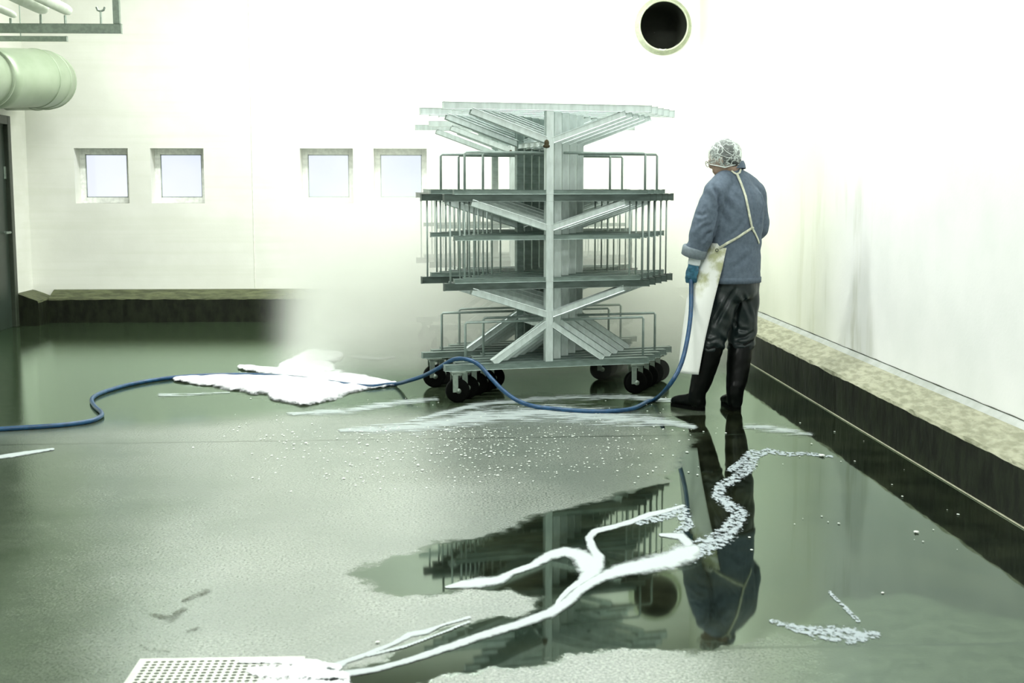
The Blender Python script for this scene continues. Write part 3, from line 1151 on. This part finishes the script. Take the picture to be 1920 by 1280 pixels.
# drain grate, lower left, real holes
root = empty('drain_grate')
g0, g1 = on_z(263, 1240), on_z(560, 1240)
cell = .0236
ncol = int((g1.x - g0.x) / cell)
nrow = 18
root.location = (g0.x, g0.y, 0)
root.rotation_euler = (0, 0, 0)
tag(root, 'perforated steel drain grate in the floor at lower left', 'grate')
mb = MB()
for i in range(ncol):
    for j in range(nrow):
        x0_, y0_ = .02 + i * cell, -.02 - (j + 1) * cell
        c = (x0_ + cell / 2, y0_ + cell / 2)
        vs = []
        for k in range(8):
            a = math.pi / 4 * k
            mx = max(abs(math.cos(a)), abs(math.sin(a)))
            vs.append((c[0] + math.cos(a) / mx * cell / 2, c[1] + math.sin(a) / mx * cell / 2, .010))
        for z in (.010, .004):
            for k in range(8):
                a = math.pi / 4 * k
                vs.append((c[0] + math.cos(a) * cell * .36, c[1] + math.sin(a) * cell * .36, z))
        mb.add(vs, [(k, (k + 1) % 8, 8 + (k + 1) % 8, 8 + k) for k in range(8)] + [(8 + k, 8 + (k + 1) % 8, 16 + (k + 1) % 8, 16 + k) for k in range(8)])
Wd, Dp = ncol * cell + .04, nrow * cell + .04
for (lo, hi) in (((0, -.02, .0), (Wd, 0, .010)), ((0, -Dp, 0), (Wd, -Dp + .02, .010)), ((0, -Dp + .02, 0), (.02, -.02, .010)), ((Wd - .02, -Dp + .02, 0), (Wd, -.02, .010))):
    mb.box(lo, hi)
mb.build('perforated_plate', simple('worn_steel_plate', (.60, .63, .56), (.46, .50, .44), rough=.35, metal=.2, scale=40), root)
mb = MB()
mb.box((.01, -Dp + .01, .0015), (Wd - .01, -.01, .003))
mb.build('pit_shade_plate', M_BLACK, root)  # black plate painting the dark of the pit under the holes

# ------------------------------------------------------------------ the worker
FB = Vector((-.62, .785, 0)).normalized()       # facing
RB = Vector((FB.y, -FB.x, 0))                   # his right
UPV = Vector((0, 0, 1))
TY0 = 8.42


def T(px, py, Y=TY0):
    return on_y(px, py, Y)


def H(rings_px, **kw):
    out = []
    for (px, z, Y, a, b) in rings_px:
        # find the point at depth Y on photo column px, at height z
        p = on_y(px, 350, Y)
        # column drift from camera pitch
        for _ in range(3):
            q_ = np.array([p.x, Y, z]) - CP
            wv = q_ @ FW
            xx = 960 + (q_ @ RT) / wv * FPX
            p.x += (px - xx) * wv / FPX
        out.append((Vector((p.x, Y, z)), a, b, RB, FB))
    return out


def P3(px, z, Y):
    return H([(px, z, Y, 0, 0)])[0][0]


def limb(mb, pts, rs, n=18):
    """rounded-ended tapering limb"""
    pts = [Vector(p) for p in pts]
    P, Rr = spline(pts, 4), []
    k = len(P)
    for i in range(k):
        u = i / (k - 1) * (len(rs) - 1)
        j = min(int(u), len(rs) - 2)
        Rr.append(rs[j] + (rs[j + 1] - rs[j]) * (u - j))
    mb.tube(P, Rr, n)
    mb.ball(P[0], Rr[0] * .995)
    mb.ball(P[-1], Rr[-1] * .995)


neck = P3(1373, 1.53, 8.42)
headc = P3(1357, 1.655, 8.40)
HF = Vector((-.80, .52, -.30)).normalized()      # where the face points: left, away and down
HS = HF.cross(UPV).normalized()                  # his right side of the head
HU = HS.cross(HF)
from mathutils import Matrix
HM = Matrix((HS, HF, HU)).transposed()           # head frame: x right, y forward, z up

# joints
shL, shR = P3(1340, 1.43, 8.30), P3(1416, 1.425, 8.53)
elL, elR = P3(1318, 1.20, 8.30), P3(1420, 1.19, 8.60)
wrL, wrR = P3(1301, .968, 8.34), P3(1375, 1.08, 8.78)
hiL, hiR = P3(1364, .88, 8.38), P3(1396, .88, 8.47)
knL, knR = P3(1338, .48, 8.36), P3(1391, .48, 8.46)
anL, anR = P3(1308, .10, 8.33), P3(1378, .10, 8.335)
hdL = wrL + Vector((-.012, .01, -.095))

# body: one continuous surface
mb = MB()
mb.ball(headc, (.076, .098, .112), HM, 3)
mb.ball(headc + HM @ Vector((0, .035, -.055)), (.056, .06, .062), HM, 3)      # jaw
mb.ball(headc + HM @ Vector((0, .098, -.022)), (.011, .018, .020), HM, 2)     # nose
mb.ball(headc + HM @ Vector((0, .088, -.062)), (.022, .012, .012), HM, 2)     # mouth
mb.ball(headc + HM @ Vector((0, .078, -.098)), (.020, .018, .016), HM, 2)     # chin
for s in (-1, 1):
    mb.ball(headc + HM @ Vector((s * .076, -.008, -.015)), (.012, .020, .032), HM, 2)   # ears
    mb.ball(headc + HM @ Vector((s * .032, .084, .010)), (.020, .014, .010), HM, 2)     # brows
limb(mb, [headc + HM @ Vector((0, -.03, -.05)), neck, neck - UPV * .06], [.060, .058, .07])
mb.loft([(c, a * .86, b * .86, A, B) for (c, a, b, A, B) in H([(1376, .84, 8.42, .17, .12), (1377, 1.0, 8.42, .175, .12), (1379, 1.12, 8.42, .17, .115), (1382, 1.25, 8.42, .19, .125),
         (1383, 1.37, 8.42, .205, .12), (1381, 1.44, 8.42, .19, .10), (1378, 1.49, 8.42, .11, .075)])], 24)
limb(mb, [shL, elL, wrL], [.052, .042, .030])
limb(mb, [shR, elR, wrR], [.052, .042, .030])
for (h_, k_, a_) in ((hiL, knL, anL), (hiR, knR, anR)):
    limb(mb, [h_, k_, a_], [.085, .055, .040])
    mb.ball(a_ + FB * .03 - UPV * .04, (.03, .03, .03))


def hand(mb, wr, palm_dir, out_dir, curl_dir, sc, side):
    """palm plus five bent fingers; palm_dir = down the hand, out_dir = across the knuckles, curl_dir = where the fingers bend"""
    pd, od, cd = palm_dir.normalized(), out_dir.normalized(), curl_dir.normalized()
    mt = Matrix((od, cd, pd)).transposed()
    pc = wr + pd * .054
    mb.ball(pc, (.040 * sc, .018 * sc, .052), mt, 3)
    mb.ball(wr, (.030 * sc, .024 * sc, .03), mt, 2)
    for i, (o_, L_) in enumerate(((-.0345, .084), (-.0115, .094), (.0115, .088), (.0345, .070))):
        b0 = pc + pd * .038 + od * o_
        b1 = b0 + (pd * .85 + cd * .5).normalized() * L_ * .42
        b2 = b1 + (pd * .15 + cd * .99).normalized() * L_ * .32
        b3 = b2 + (-pd * .65 + cd * .55).normalized() * L_ * .28
        for (u, v_, r0, r1) in ((pc + od * o_ * .8, b0, .0086, .0084), (b0, b1, .0084, .0080), (b1, b2, .0080, .0075), (b2, b3, .0075, .0066)):
            limb(mb, [u, v_], [r0 * sc, r1 * sc], 10)
    t0 = wr + pd * .022 - od * .026
    t1 = t0 + (-od * .45 + pd * .75 + cd * .5).normalized() * .036
    t2 = t1 + (pd * .8 + cd * .75 + od * .15).normalized() * .032
    limb(mb, [t0, t1, t2], [.0125 * sc, .0105 * sc, .0085 * sc], 10)


LH = (Vector((-.18, .10, -1)), FB * -1.0 + RB * .15, RB + FB * .2)
RH = (FB + UPV * -.2, UPV * -1, RB * -1)
hand(mb, wrL, LH[0], LH[1], LH[2], .9, 1)
hand(mb, wrR, RH[0], RH[1], RH[2], .9, -1)
body = link('person', remesh(mb, .0065, 3, .5), simple('skin', (.34, .24, .18), (.27, .18, .13), rough=.5, scale=30), None, True)
tag(body, 'person in grey blue work jacket, hairnet and long white apron holding the blue hose', 'person')

# hair
mb = MB()
mb.ball(headc + HM @ Vector((0, -.014, .024)), (.084, .100, .100), HM, 3)
mb.ball(headc + HM @ Vector((0, -.03, -.012)), (.085, .080, .070), HM, 3)
mb.ball(headc + HM @ Vector((0, -.055, -.03)), (.066, .05, .06), HM, 3)
me = remesh(mb, .006, 3)
displace(me, lambda p, n: .006 * noise.noise(p * 60) + .003 * noise.noise(p * 140))
link('hair', me, simple('dark_hair', (.035, .045, .042), (.012, .016, .015), rough=.6, scale=60, bstr=.6, bdist=.005), body, True)


# hairnet: thin veil bunched up, plus folds and elastic rim
def net_material():
    m, t, b = new_mat('white_hairnet')
    out = t.nodes['Material Output']
    v = coords(t)
    f1 = noise_node(t, v, 11, 3)
    f2 = noise_node(t, coords(t, (1, 1, 1.7)), 21, 3)
    l1 = math_node(t, 'SUBTRACT', 1.0, smooth(t, math_node(t, 'ABSOLUTE', math_node(t, 'SUBTRACT', f1, .5)), .0, .045))
    l2 = math_node(t, 'SUBTRACT', 1.0, smooth(t, math_node(t, 'ABSOLUTE', math_node(t, 'SUBTRACT', f2, .5)), .0, .04))
    line = math_node(t, 'MAXIMUM', l1, math_node(t, 'MULTIPLY', l2, .7))
    edge = t.nodes.new('ShaderNodeLayerWeight')
    edge.inputs['Blend'].default_value = .35
    A = math_node(t, 'ADD', math_node(t, 'ADD', math_node(t, 'MULTIPLY', line, .55), math_node(t, 'MULTIPLY', edge.outputs['Facing'], .5)), .10, clamp=True)
    b.inputs['Base Color'].default_value = (.78, .86, .82, 1)
    b.inputs['Roughness'].default_value = .8
    tr = t.nodes.new('ShaderNodeBsdfTransparent')
    mx = t.nodes.new('ShaderNodeMixShader')
    t.links.new(A, mx.inputs[0])
    t.links.new(tr.outputs[0], mx.inputs[1])
    t.links.new(b.outputs[0], mx.inputs[2])
    t.links.new(mx.outputs[0], out.inputs['Surface'])
    return m


bm = bmesh.new()
bmesh.ops.create_icosphere(bm, subdivisions=5, radius=1)
bmesh.ops.delete(bm, geom=[v_ for v_ in bm.verts if v_.co.z < -.74 + .62 * max(0, v_.co.y)], context='VERTS')
for v_ in bm.verts:
    c = v_.co.copy()
    k = 1 + .05 * noise.noise(c * 3.1) + .035 * abs(noise.noise(c * 7))
    v_.co = headc + HM @ Vector((c.x * .092 * k, -.014 + c.y * .110 * k, .014 + c.z * .112 * k))
me = bpy.data.meshes.new('hairnet')
bm.to_mesh(me)
bm.free()
net = link('hairnet', me, net_material(), body, True)
rim = []
for k in range(40):
    a = 2 * math.pi * k / 40
    cy_, cx2 = math.cos(a), math.sin(a)
    zz = -.74 + .62 * max(0, cy_ * .85)
    rad = math.sqrt(max(0, 1 - zz * zz))
    rim.append(headc + HM @ Vector((cx2 * rad * .094, -.014 + cy_ * rad * .112, .014 + zz * .112 + .004 * noise.noise(Vector((k, 0, 0))))))
mb = MB()
mb.tube(rim + [rim[0]], .0034, 8, caps=False)
mb.build('elastic_rim', simple('net_elastic', (.8, .86, .84), rough=.8), net, True)
for (pts_) in ([(-.05, -.06, .07), (-.01, -.09, .045), (.03, -.10, .01), (.06, -.08, -.03)], [(-.07, -.02, .05), (-.075, -.04, .01), (-.06, -.08, -.03)],
               [(0, -.05, .095), (.02, -.085, .06), (.055, -.08, .03), (.08, -.03, .0)], [(-.085, .02, .02), (-.08, -.03, -.02), (-.055, -.075, -.045)]):
    mb = MB()
    sp_ = []
    for (a, b_, c_) in pts_:
        v_ = Vector((a / .092, b_ / .110, c_ / .112)).normalized()
        sp_.append(headc + HM @ Vector((v_.x * .094, -.014 + v_.y * .113, .014 + v_.z * .115)))
    sp2 = spline(sp_, 6)
    mb.tube(sp2, [.0016 + .0006 * math.sin(i) for i in range(len(sp2))], 6)
    mb.build('net_fold', bpy.data.materials['net_elastic'], net, True)

# glasses
gl = empty('glasses')
gl.parent = body
mb = MB()
for s in (-1, 1):
    c = headc + HM @ Vector((s * .034, .108, -.006))
    mb.tube([c + HM @ Vector((.026 * math.cos(a), .0, .019 * math.sin(a))) for a in np.linspace(0, 2 * math.pi, 17)], .0020, 6, caps=False)
    mb.tube([c + HM @ Vector((s * .026, 0, .004)), headc + HM @ Vector((s * .080, .07, -.002)), headc + HM @ Vector((s * .084, -.01, -.004))], .0020, 6)
mb.tube([headc + HM @ Vector((-.009, .11, -.002)), headc + HM @ Vector((.009, .11, -.002))], .002, 6)
go = mb.build('spectacles', simple('dark_spectacle_rim', (.02, .02, .018), rough=.3), body, True)
bpy.data.objects.remove(gl)

# jacket
M_JACKET = simple('grey_blue_cloth', (.105, .140, .185), (.082, .112, .150), rough=.85, scale=45, bstr=.25, bdist=.003)
mb = MB()
mb.loft(H([(1377, .855, 8.42, .198, .150), (1378, .93, 8.42, .196, .148), (1379, 1.04, 8.42, .192, .142), (1380, 1.14, 8.42, .196, .142), (1382, 1.26, 8.42, .208, .148),
           (1383, 1.36, 8.42, .212, .146), (1382, 1.43, 8.42, .198, .128), (1379, 1.48, 8.42, .155, .105), (1376, 1.525, 8.42, .115, .092), (1373, 1.560, 8.42, .088, .082), (1371, 1.585, 8.42, .072, .072)]), 32)
limb(mb, [neck + UPV * .0, (neck + shL) / 2 + UPV * .012, shL], [.075, .078, .080])
limb(mb, [neck + UPV * .0, (neck + shR) / 2 + UPV * .012, shR], [.075, .078, .078])
limb(mb, [shL + Vector((.01, 0, .0)), shL + (elL - shL) * .5, elL, elL + (wrL - elL) * .45, wrL + UPV * .088], [.080, .084, .080, .070, .064])
limb(mb, [shR, shR + (elR - shR) * .5, elR, elR + (wrR - elR) * .6, wrR], [.078, .080, .074, .064, .060])
me = remesh(mb, .008, 8, .5)
shLc = shL.copy()


def cloth(p, n):
    v = .0075 * noise.noise(Vector((p.x * 7, p.y * 7, p.z * 4))) + .0035 * noise.noise(p * 19)
    # creases gathering at the left armpit and elbow
    d1 = (p - (shL + Vector((.05, 0, -.08)))).length
    v += .009 * math.exp(-(d1 / .10) ** 2) * math.sin((p.x * .75 + p.z * .65) * 85)
    d2 = (p - elL).length
    v += .004 * math.exp(-(d2 / .08) ** 2) * math.sin((p.z * 1 - p.x * .8) * 95)
    d3 = (p - (shR + Vector((-.02, 0, -.12)))).length
    v += .004 * math.exp(-(d3 / .10) ** 2) * math.sin((p.x * .8 - p.z * .7) * 80)
    d4 = abs(p.z - 1.08)
    v += .002 * math.exp(-(d4 / .12) ** 2) * math.sin((p.x * .35 + p.z) * 60)
    return v


def surf(tree, px, py):
    h_ = tree.ray_cast(Vector(CP), Vector(ray(px, py)).normalized())
    return h_[0]


def grooves(me, lines):
    tree = BVHTree.FromPolygons([v_.co for v_ in me.vertices], [tuple(p_.vertices) for p_ in me.polygons])
    out = []
    for pix, dep, wd in lines:
        pts_ = []
        for i in range(len(pix) - 1):
            for j in range(8):
                q_ = surf(tree, pix[i][0] + (pix[i + 1][0] - pix[i][0]) * j / 8, pix[i][1] + (pix[i + 1][1] - pix[i][1]) * j / 8)
                if q_ is not None:
                    pts_.append(q_)
        out.append((pts_, dep, wd))

    def fn(p, n):
        v = 0
        for pts_, dep, wd in out:
            if not pts_:
                continue
            k = min(range(len(pts_)), key=lambda i: (pts_[i] - p).length_squared)
            d = (pts_[k] - p).length
            if d < wd * 3.5:
                fade = min(1, (k + 1) / 4, (len(pts_) - k) / 4)
                v += fade * dep * (-math.exp(-(d / wd) ** 2) + .55 * math.exp(-((d - wd * 1.7) / wd) ** 2))
        return v
    return fn


gr = grooves(me, [([(1338, 348), (1346, 366), (1351, 388), (1346, 412), (1338, 436), (1334, 452)], .017, .013),
                  ([(1352, 362), (1348, 378), (1346, 396)], .011, .010),
                  ([(1424, 356), (1430, 380), (1427, 402), (1424, 425)], .012, .012),
                  ([(1312, 432), (1322, 424), (1336, 420)], .008, .012), ([(1318, 452), (1324, 440), (1336, 432)], .009, .010),
                  ([(1302, 400), (1316, 404), (1328, 398)], .006, .012),
                  ([(1400, 405), (1380, 432), (1356, 452)], .006, .016), ([(1412, 470), (1390, 492), (1362, 508)], .006, .018),
                  ([(1404, 350), (1412, 380), (1414, 410)], .006, .014), ([(1372, 345), (1366, 372), (1362, 400)], .005, .016)])
displace(me, lambda p, n: cloth(p, n) + gr(p, n))
jacket = link('jacket', me, M_JACKET, body, True)
bvh = BVHTree.FromPolygons([v_.co for v_ in me.vertices], [tuple(p_.vertices) for p_ in me.polygons])


def on_back(px, py, off=.004):
    d_ = Vector(ray(px, py)).normalized()
    h_ = bvh.ray_cast(Vector(CP), d_)
    if h_[0] is None:
        return None
    return h_[0] + h_[1] * off


# collar, hem, cuff
mb = MB()
cr_ = []
for k in range(29):
    a = math.radians(-150 + 300 * k / 28)
    dd = -FB * math.cos(a) + RB * math.sin(a)
    cr_.append((neck + UPV * (.062 + .012 * math.cos(a)), dd))
vs, fs = [], []
for (c, dd) in cr_:
    for (r_, z_) in ((.088, -.012), (.084, .012), (.074, .036), (.068, .036), (.066, .0)):
        vs.append(c + dd * r_ + UPV * z_)
for i in range(len(cr_) - 1):
    for j in range(4):
        fs.append((i * 5 + j, i * 5 + j + 1, (i + 1) * 5 + j + 1, (i + 1) * 5 + j))
mb.add(vs, fs)
mb.build('collar', M_JACKET, jacket, True)
mb = MB()
hr = H([(1377, .862, 8.42, .1985, .1505)])[0]
mb.loft([(hr[0] + UPV * z_, hr[1] + o_, hr[2] + o_, RB, FB) for z_, o_ in ((-.022, .000), (-.022, .005), (.012, .0055), (.016, .001))], 40)
hem = mb.build('hem', M_JACKET, jacket, True)
mb = MB()
cd = (elL - wrL).normalized()
c0 = wrL + UPV * .072
mb.tube([c0 - cd * .026, c0 - cd * .022, c0 + cd * .028, c0 + cd * .040], [.074, .081, .084, .079], 24)
mb.build('turned_cuff', simple('cuff_cloth', (.19, .23, .26), (.15, .19, .215), rough=.85, scale=45), jacket, True)

# gloves
M_GLOVE = simple('blue_glove', (.045, .17, .26), (.02, .09, .15), rough=.4, scale=35, bstr=.2, bdist=.002)
for (wr, hh, sd) in ((wrL, LH, 1), (wrR, RH, -1)):
    mb = MB()
    hand(mb, wr, hh[0], hh[1], hh[2], 1.22, sd)
    limb(mb, [wr - hh[0].normalized() * .02, wr + hh[0].normalized() * .03], [.038, .036])
    me = remesh(mb, .0032, 2)
    displace(me, lambda p, n: .0006 * noise.noise(p * 55))
    g_ = link('glove', me, M_GLOVE, body, True)
    mb = MB()
    u_ = hh[0].normalized()
    mb.tube([wr - u_ * .055, wr - u_ * .05, wr - u_ * .0, wr + u_ * .006], [.036, .040, .041, .037], 20)
    mb.build('glove_cuff', simple('white_glove_cuff', (.74, .80, .84), rough=.6) if sd == 1 else bpy.data.materials['white_glove_cuff'], g_, True)

# trousers
M_TROU = simple('dark_oilskin', (.018, .025, .025), (.008, .016, .017), spec=.35, rough=.34, scale=12, bstr=.25, bdist=.006)
mb = MB()
mb.loft(H([(1377, .93, 8.42, .178, .128), (1378, .86, 8.42, .182, .132), (1379, .78, 8.42, .180, .128), (1377, .73, 8.42, .168, .118)]), 28)
limb(mb, [hiL - UPV * .04, hiL + (knL - hiL) * .5, knL + Vector((.004, 0, .03)), knL + (anL - knL) * .16], [.110, .104, .094, .090])
limb(mb, [hiR - UPV * .04, hiR + (knR - hiR) * .5, knR + Vector((.004, 0, .03)), knR + (anR - knR) * .18], [.106, .104, .098, .090])
me = remesh(mb, .008, 8, .5)


def oil(p, n):
    v = .010 * noise.noise(Vector((p.x * 6, p.y * 6, p.z * 5))) + .004 * noise.noise(p * 17)
    for (c, k_, s_) in ((knL - UPV * .05, 70, 1), (knR - UPV * .05, 70, -1)):
        dd = p - c
        v += .014 * math.exp(-(dd.z / .10) ** 2 - (Vector((dd.x, dd.y, 0)).length / .13) ** 2) * math.sin((dd.z + s_ * dd.x * .7 + .02 * noise.noise(p * 9)) * k_)
    dd = p - (hiL + hiR) / 2
    v += .008 * math.exp(-((p.z - .70) / .14) ** 2) * math.sin((dd.x * 1.0 + dd.z * .7) * 45)
    return v


gt = grooves(me, [([(1378, 540), (1366, 562), (1350, 590), (1338, 612)], .016, .014), ([(1388, 560), (1380, 590), (1378, 630)], .014, .014),
                  ([(1412, 622), (1398, 632), (1378, 634)], .012, .010), ([(1412, 640), (1396, 646), (1376, 642)], .012, .009),
                  ([(1345, 636), (1330, 640), (1318, 634)], .010, .009), ([(1342, 650), (1328, 654), (1316, 648)], .010, .008),
                  ([(1390, 548), (1402, 575), (1410, 600)], .010, .014), ([(1372, 600), (1388, 618), (1404, 620)], .009, .012)])
displace(me, lambda p, n: oil(p, n) * .6 + gt(p, n))
link('trousers', me, M_TROU, body, True)

# boots
for (kn, an, toe) in ((knL, anL, on_z(1246, 757)), (knR, anR, on_z(1341, 746))):
    heel = Vector((an.x, an.y, 0))
    fd = (toe - heel)
    fd.z = 0
    fl = min(fd.length, .225)
    fd.normalize()
    sd = Vector((fd.y, -fd.x, 0))
    top = kn + (an - kn) * .06
    mb = MB()
    limb(mb, [top, top + (an - top) * .35, top + (an - top) * .75, an + UPV * .02, heel + UPV * .055], [.084, .082, .070, .058, .053], 24)
    mb.loft([(heel + fd * s + UPV * h_, a, b, sd, UPV) for (s, h_, a, b) in
             ((-.052, .050, .030, .035), (-.04, .052, .042, .045), (0, .058, .046, .055), (.06, .056, .044, .052), (.11, .048, .048, .044), (.16, .042, .050, .037),
              (fl - .03, .038, .044, .031), (fl - .005, .034, .026, .022))], 20)
    me = remesh(mb, .006, 4)
    for v_ in me.vertices:
        if v_.co.z < .012:
            v_.co.z = .012
    displace(me, lambda p, n: .003 * noise.noise(Vector((p.x * 12, p.y * 12, p.z * 25))) if p.z > .03 else 0)
    bo = link('boot', me, simple('black_boot_rubber', (.003, .004, .0035), rough=.3, scale=20, spec=.12) if 'black_boot_rubber' not in bpy.data.materials else bpy.data.materials['black_boot_rubber'], body, True)
    mb = MB()
    outline = []
    for k in range(32):
        a = 2 * math.pi * k / 32
        s = -.055 + (fl + .055) * (.5 - .5 * math.cos(a))
        wd = (.047 if s > .08 else .043) * (math.sin(a) if True else 0)
        outline.append(heel + fd * s + sd * math.copysign(abs(math.sin(a)) ** .55 * .049, math.sin(a)))
    vs = [o_ + UPV * .0 for o_ in outline] + [o_ + UPV * .022 for o_ in outline]
    mb.add(vs, [tuple(range(31, -1, -1)), tuple(range(32, 64))] + [(k, (k + 1) % 32, 32 + (k + 1) % 32, 32 + k) for k in range(32)])
    mb.build('sole', M_RUBBER, bo)

# apron: heavy white sheet round the front, open at the back
rows = []
for (py, cpx, beta, a, b) in ((455, 1379, 22, .215, .170), (462, 1378, 30, .216, .172), (500, 1362, 38, .218, .178), (563, 1342, 42, .215, .175), (627, 1333, 36, .215, .175), (660, 1329, 33, .214, .175), (697, 1325, 30, .213, .175)):
    z = T(1340, py, 8.38).z
    rows.append((P3(cpx, z, 8.44), beta, a, b))
rows2 = []
for i in range(len(rows) - 1):
    for j in range(6):
        t_ = j / 6
        A_, B_ = rows[i], rows[i + 1]
        rows2.append((A_[0].lerp(B_[0], t_), A_[1] + (B_[1] - A_[1]) * t_, A_[2] + (B_[2] - A_[2]) * t_, A_[3] + (B_[3] - A_[3]) * t_))
rows2.append(rows[-1])
NA = 40
vs, fs = [], []
for (c, be, a, b) in rows2:
    be_ = math.radians(be)
    for k in range(NA + 1):
        ph = -be_ + (math.pi * .60 + be_) * k / NA
        dr = 1 + .018 * math.sin(ph * 5 + c.z * 3) * max(0, (1.0 - c.z))
        vs.append(c - RB * (a * math.cos(ph) * dr) + FB * (b * math.sin(ph) * dr))
nr = len(rows2)
for i in range(nr - 1):
    for k in range(NA):
        fs.append((i * (NA + 1) + k, i * (NA + 1) + k + 1, (i + 1) * (NA + 1) + k + 1, (i + 1) * (NA + 1) + k))
me = bpy.data.meshes.new('apron')
me.from_pydata(vs, [], fs)


def apron_material():
    m, t, b = new_mat('white_apron_vinyl')
    v = coords(t)
    f = noise_node(t, v, 9, 5)
    sep = t.nodes.new('ShaderNodeSeparateXYZ')
    t.links.new(v, sep.inputs[0])
    st = math_node(t, 'MULTIPLY', smooth(t, f, .40, .62), smooth(t, sep.outputs['Z'], .72, .86))
    t.links.new(mixc(t, st, (.84, .86, .83, 1), (.42, .44, .26, 1)), b.inputs['Base Color'])
    b.inputs['Roughness'].default_value = .35
    return m


apron = link('apron', me, apron_material(), body, True)
so = apron.modifiers.new('thick', 'SOLIDIFY')
so.thickness = .003
mb = MB()
g_ = on_back(1345, 468) or T(1345, 468, 8.3)
e0 = rows2[5][0] - RB * (rows2[5][2] * math.cos(math.radians(24))) - FB * (rows2[5][3] * math.sin(math.radians(24)))
e0 = T(1344, 469, e0.y - .006)
mb.tube([e0 + Vector((.009 * math.cos(a), -.003, .009 * math.sin(a))) for a in np.linspace(0, 2 * math.pi, 13)], .0028, 6, caps=False)
mb.build('grommet', simple('dark_grommet', (.05, .06, .04), rough=.4), apron, True)


def ribbon(name, pix, wdt, parent, mat, off=.006):
    pts_ = []
    for i in range(len(pix) - 1):
        for j in range(6):
            t_ = j / 6
            q_ = on_back(pix[i][0] + (pix[i + 1][0] - pix[i][0]) * t_, pix[i][1] + (pix[i + 1][1] - pix[i][1]) * t_, off)
            if q_ is not None:
                pts_.append(q_)
    q_ = on_back(pix[-1][0], pix[-1][1], off)
    if q_ is not None:
        pts_.append(q_)
    mb = MB()
    vs, fs = [], []
    for i, p in enumerate(pts_):
        t_ = (pts_[min(i + 1, len(pts_) - 1)] - pts_[max(i - 1, 0)]).normalized()
        nn = bvh.find_nearest(p)[1]
        s_ = t_.cross(nn).normalized() * wdt / 2
        nn = nn * .0015
        vs += [p - s_ - nn, p + s_ - nn, p + s_ + nn, p - s_ + nn]
    for i in range(len(pts_) - 1):
        for j in range(4):
            fs.append((i * 4 + j, i * 4 + (j + 1) % 4, (i + 1) * 4 + (j + 1) % 4, (i + 1) * 4 + j))
    mb.add(vs, fs)
    return mb.build(name, mat, parent, True)


M_STRAP = simple('cream_strap', (.70, .72, .58), (.5, .52, .40), rough=.6, scale=40)
ribbon('apron_strap', [(1381, 326), (1389, 345), (1397, 368), (1402, 392), (1406, 412), (1409, 427)], .017, apron, M_STRAP)
ribbon('apron_strap', [(1409, 427), (1385, 443), (1365, 455), (1349, 465)], .017, apron, M_STRAP)
ribbon('apron_strap', [(1409, 427), (1415, 438), (1420, 449), (1422, 456)], .015, apron, M_STRAP)
ribbon('neck_loop', [(1371, 321), (1376, 325), (1381, 327), (1386, 324), (1388, 318)], .012, apron, M_STRAP)
k_ = on_back(1409, 427, .009)
if k_:
    mb = MB()
    mb.ball(k_, (.012, .006, .010))
    mb.build('strap_knot', M_STRAP, apron, True)

# ------------------------------------------------------------------ spray mist behind and beside the trolleys
m = bpy.data.materials.new('spray_mist')
m.use_nodes = True
t = m.node_tree
t.nodes.remove(t.nodes['Principled BSDF'])
out = t.nodes['Material Output']
vol = t.nodes.new('ShaderNodeVolumePrincipled')
vol.inputs['Color'].default_value = (.84, .86, .81, 1)
vol.inputs['Anisotropy'].default_value = .1
v = coords(t, world=True)
sep = t.nodes.new('ShaderNodeSeparateXYZ')
t.links.new(v, sep.inputs[0])
nn = noise_node(t, v, 1.6, 3)
xw = math_node(t, 'MULTIPLY', smooth(t, sep.outputs['X'], -1.55, -1.15), math_node(t, 'SUBTRACT', 1.0, smooth(t, sep.outputs['X'], 2.0, 2.42)))
yw = math_node(t, 'MULTIPLY', smooth(t, sep.outputs['Y'], 9.2, 10.4), math_node(t, 'SUBTRACT', 1.0, smooth(t, sep.outputs['Y'], 13.2, 14.0)))
zw = math_node(t, 'POWER', math_node(t, 'SUBTRACT', 1.0, smooth(t, sep.outputs['Z'], .1, 2.5)), 2.6)
dn = math_node(t, 'MULTIPLY', math_node(t, 'MULTIPLY', xw, yw), math_node(t, 'MULTIPLY', zw, smooth(t, nn, .1, .62)))
t.links.new(math_node(t, 'MULTIPLY', dn, 1.5), vol.inputs['Density'])
t.links.new(vol.outputs[0], out.inputs['Volume'])
mb = MB()
mb.box((-1.6, 9.2, .02), (2.43, 14.02, 2.5))
mist = mb.build('spray_mist', m)
tag(mist, 'pale cloud of water spray hanging low behind the rack trolleys', 'mist', None, 'stuff')
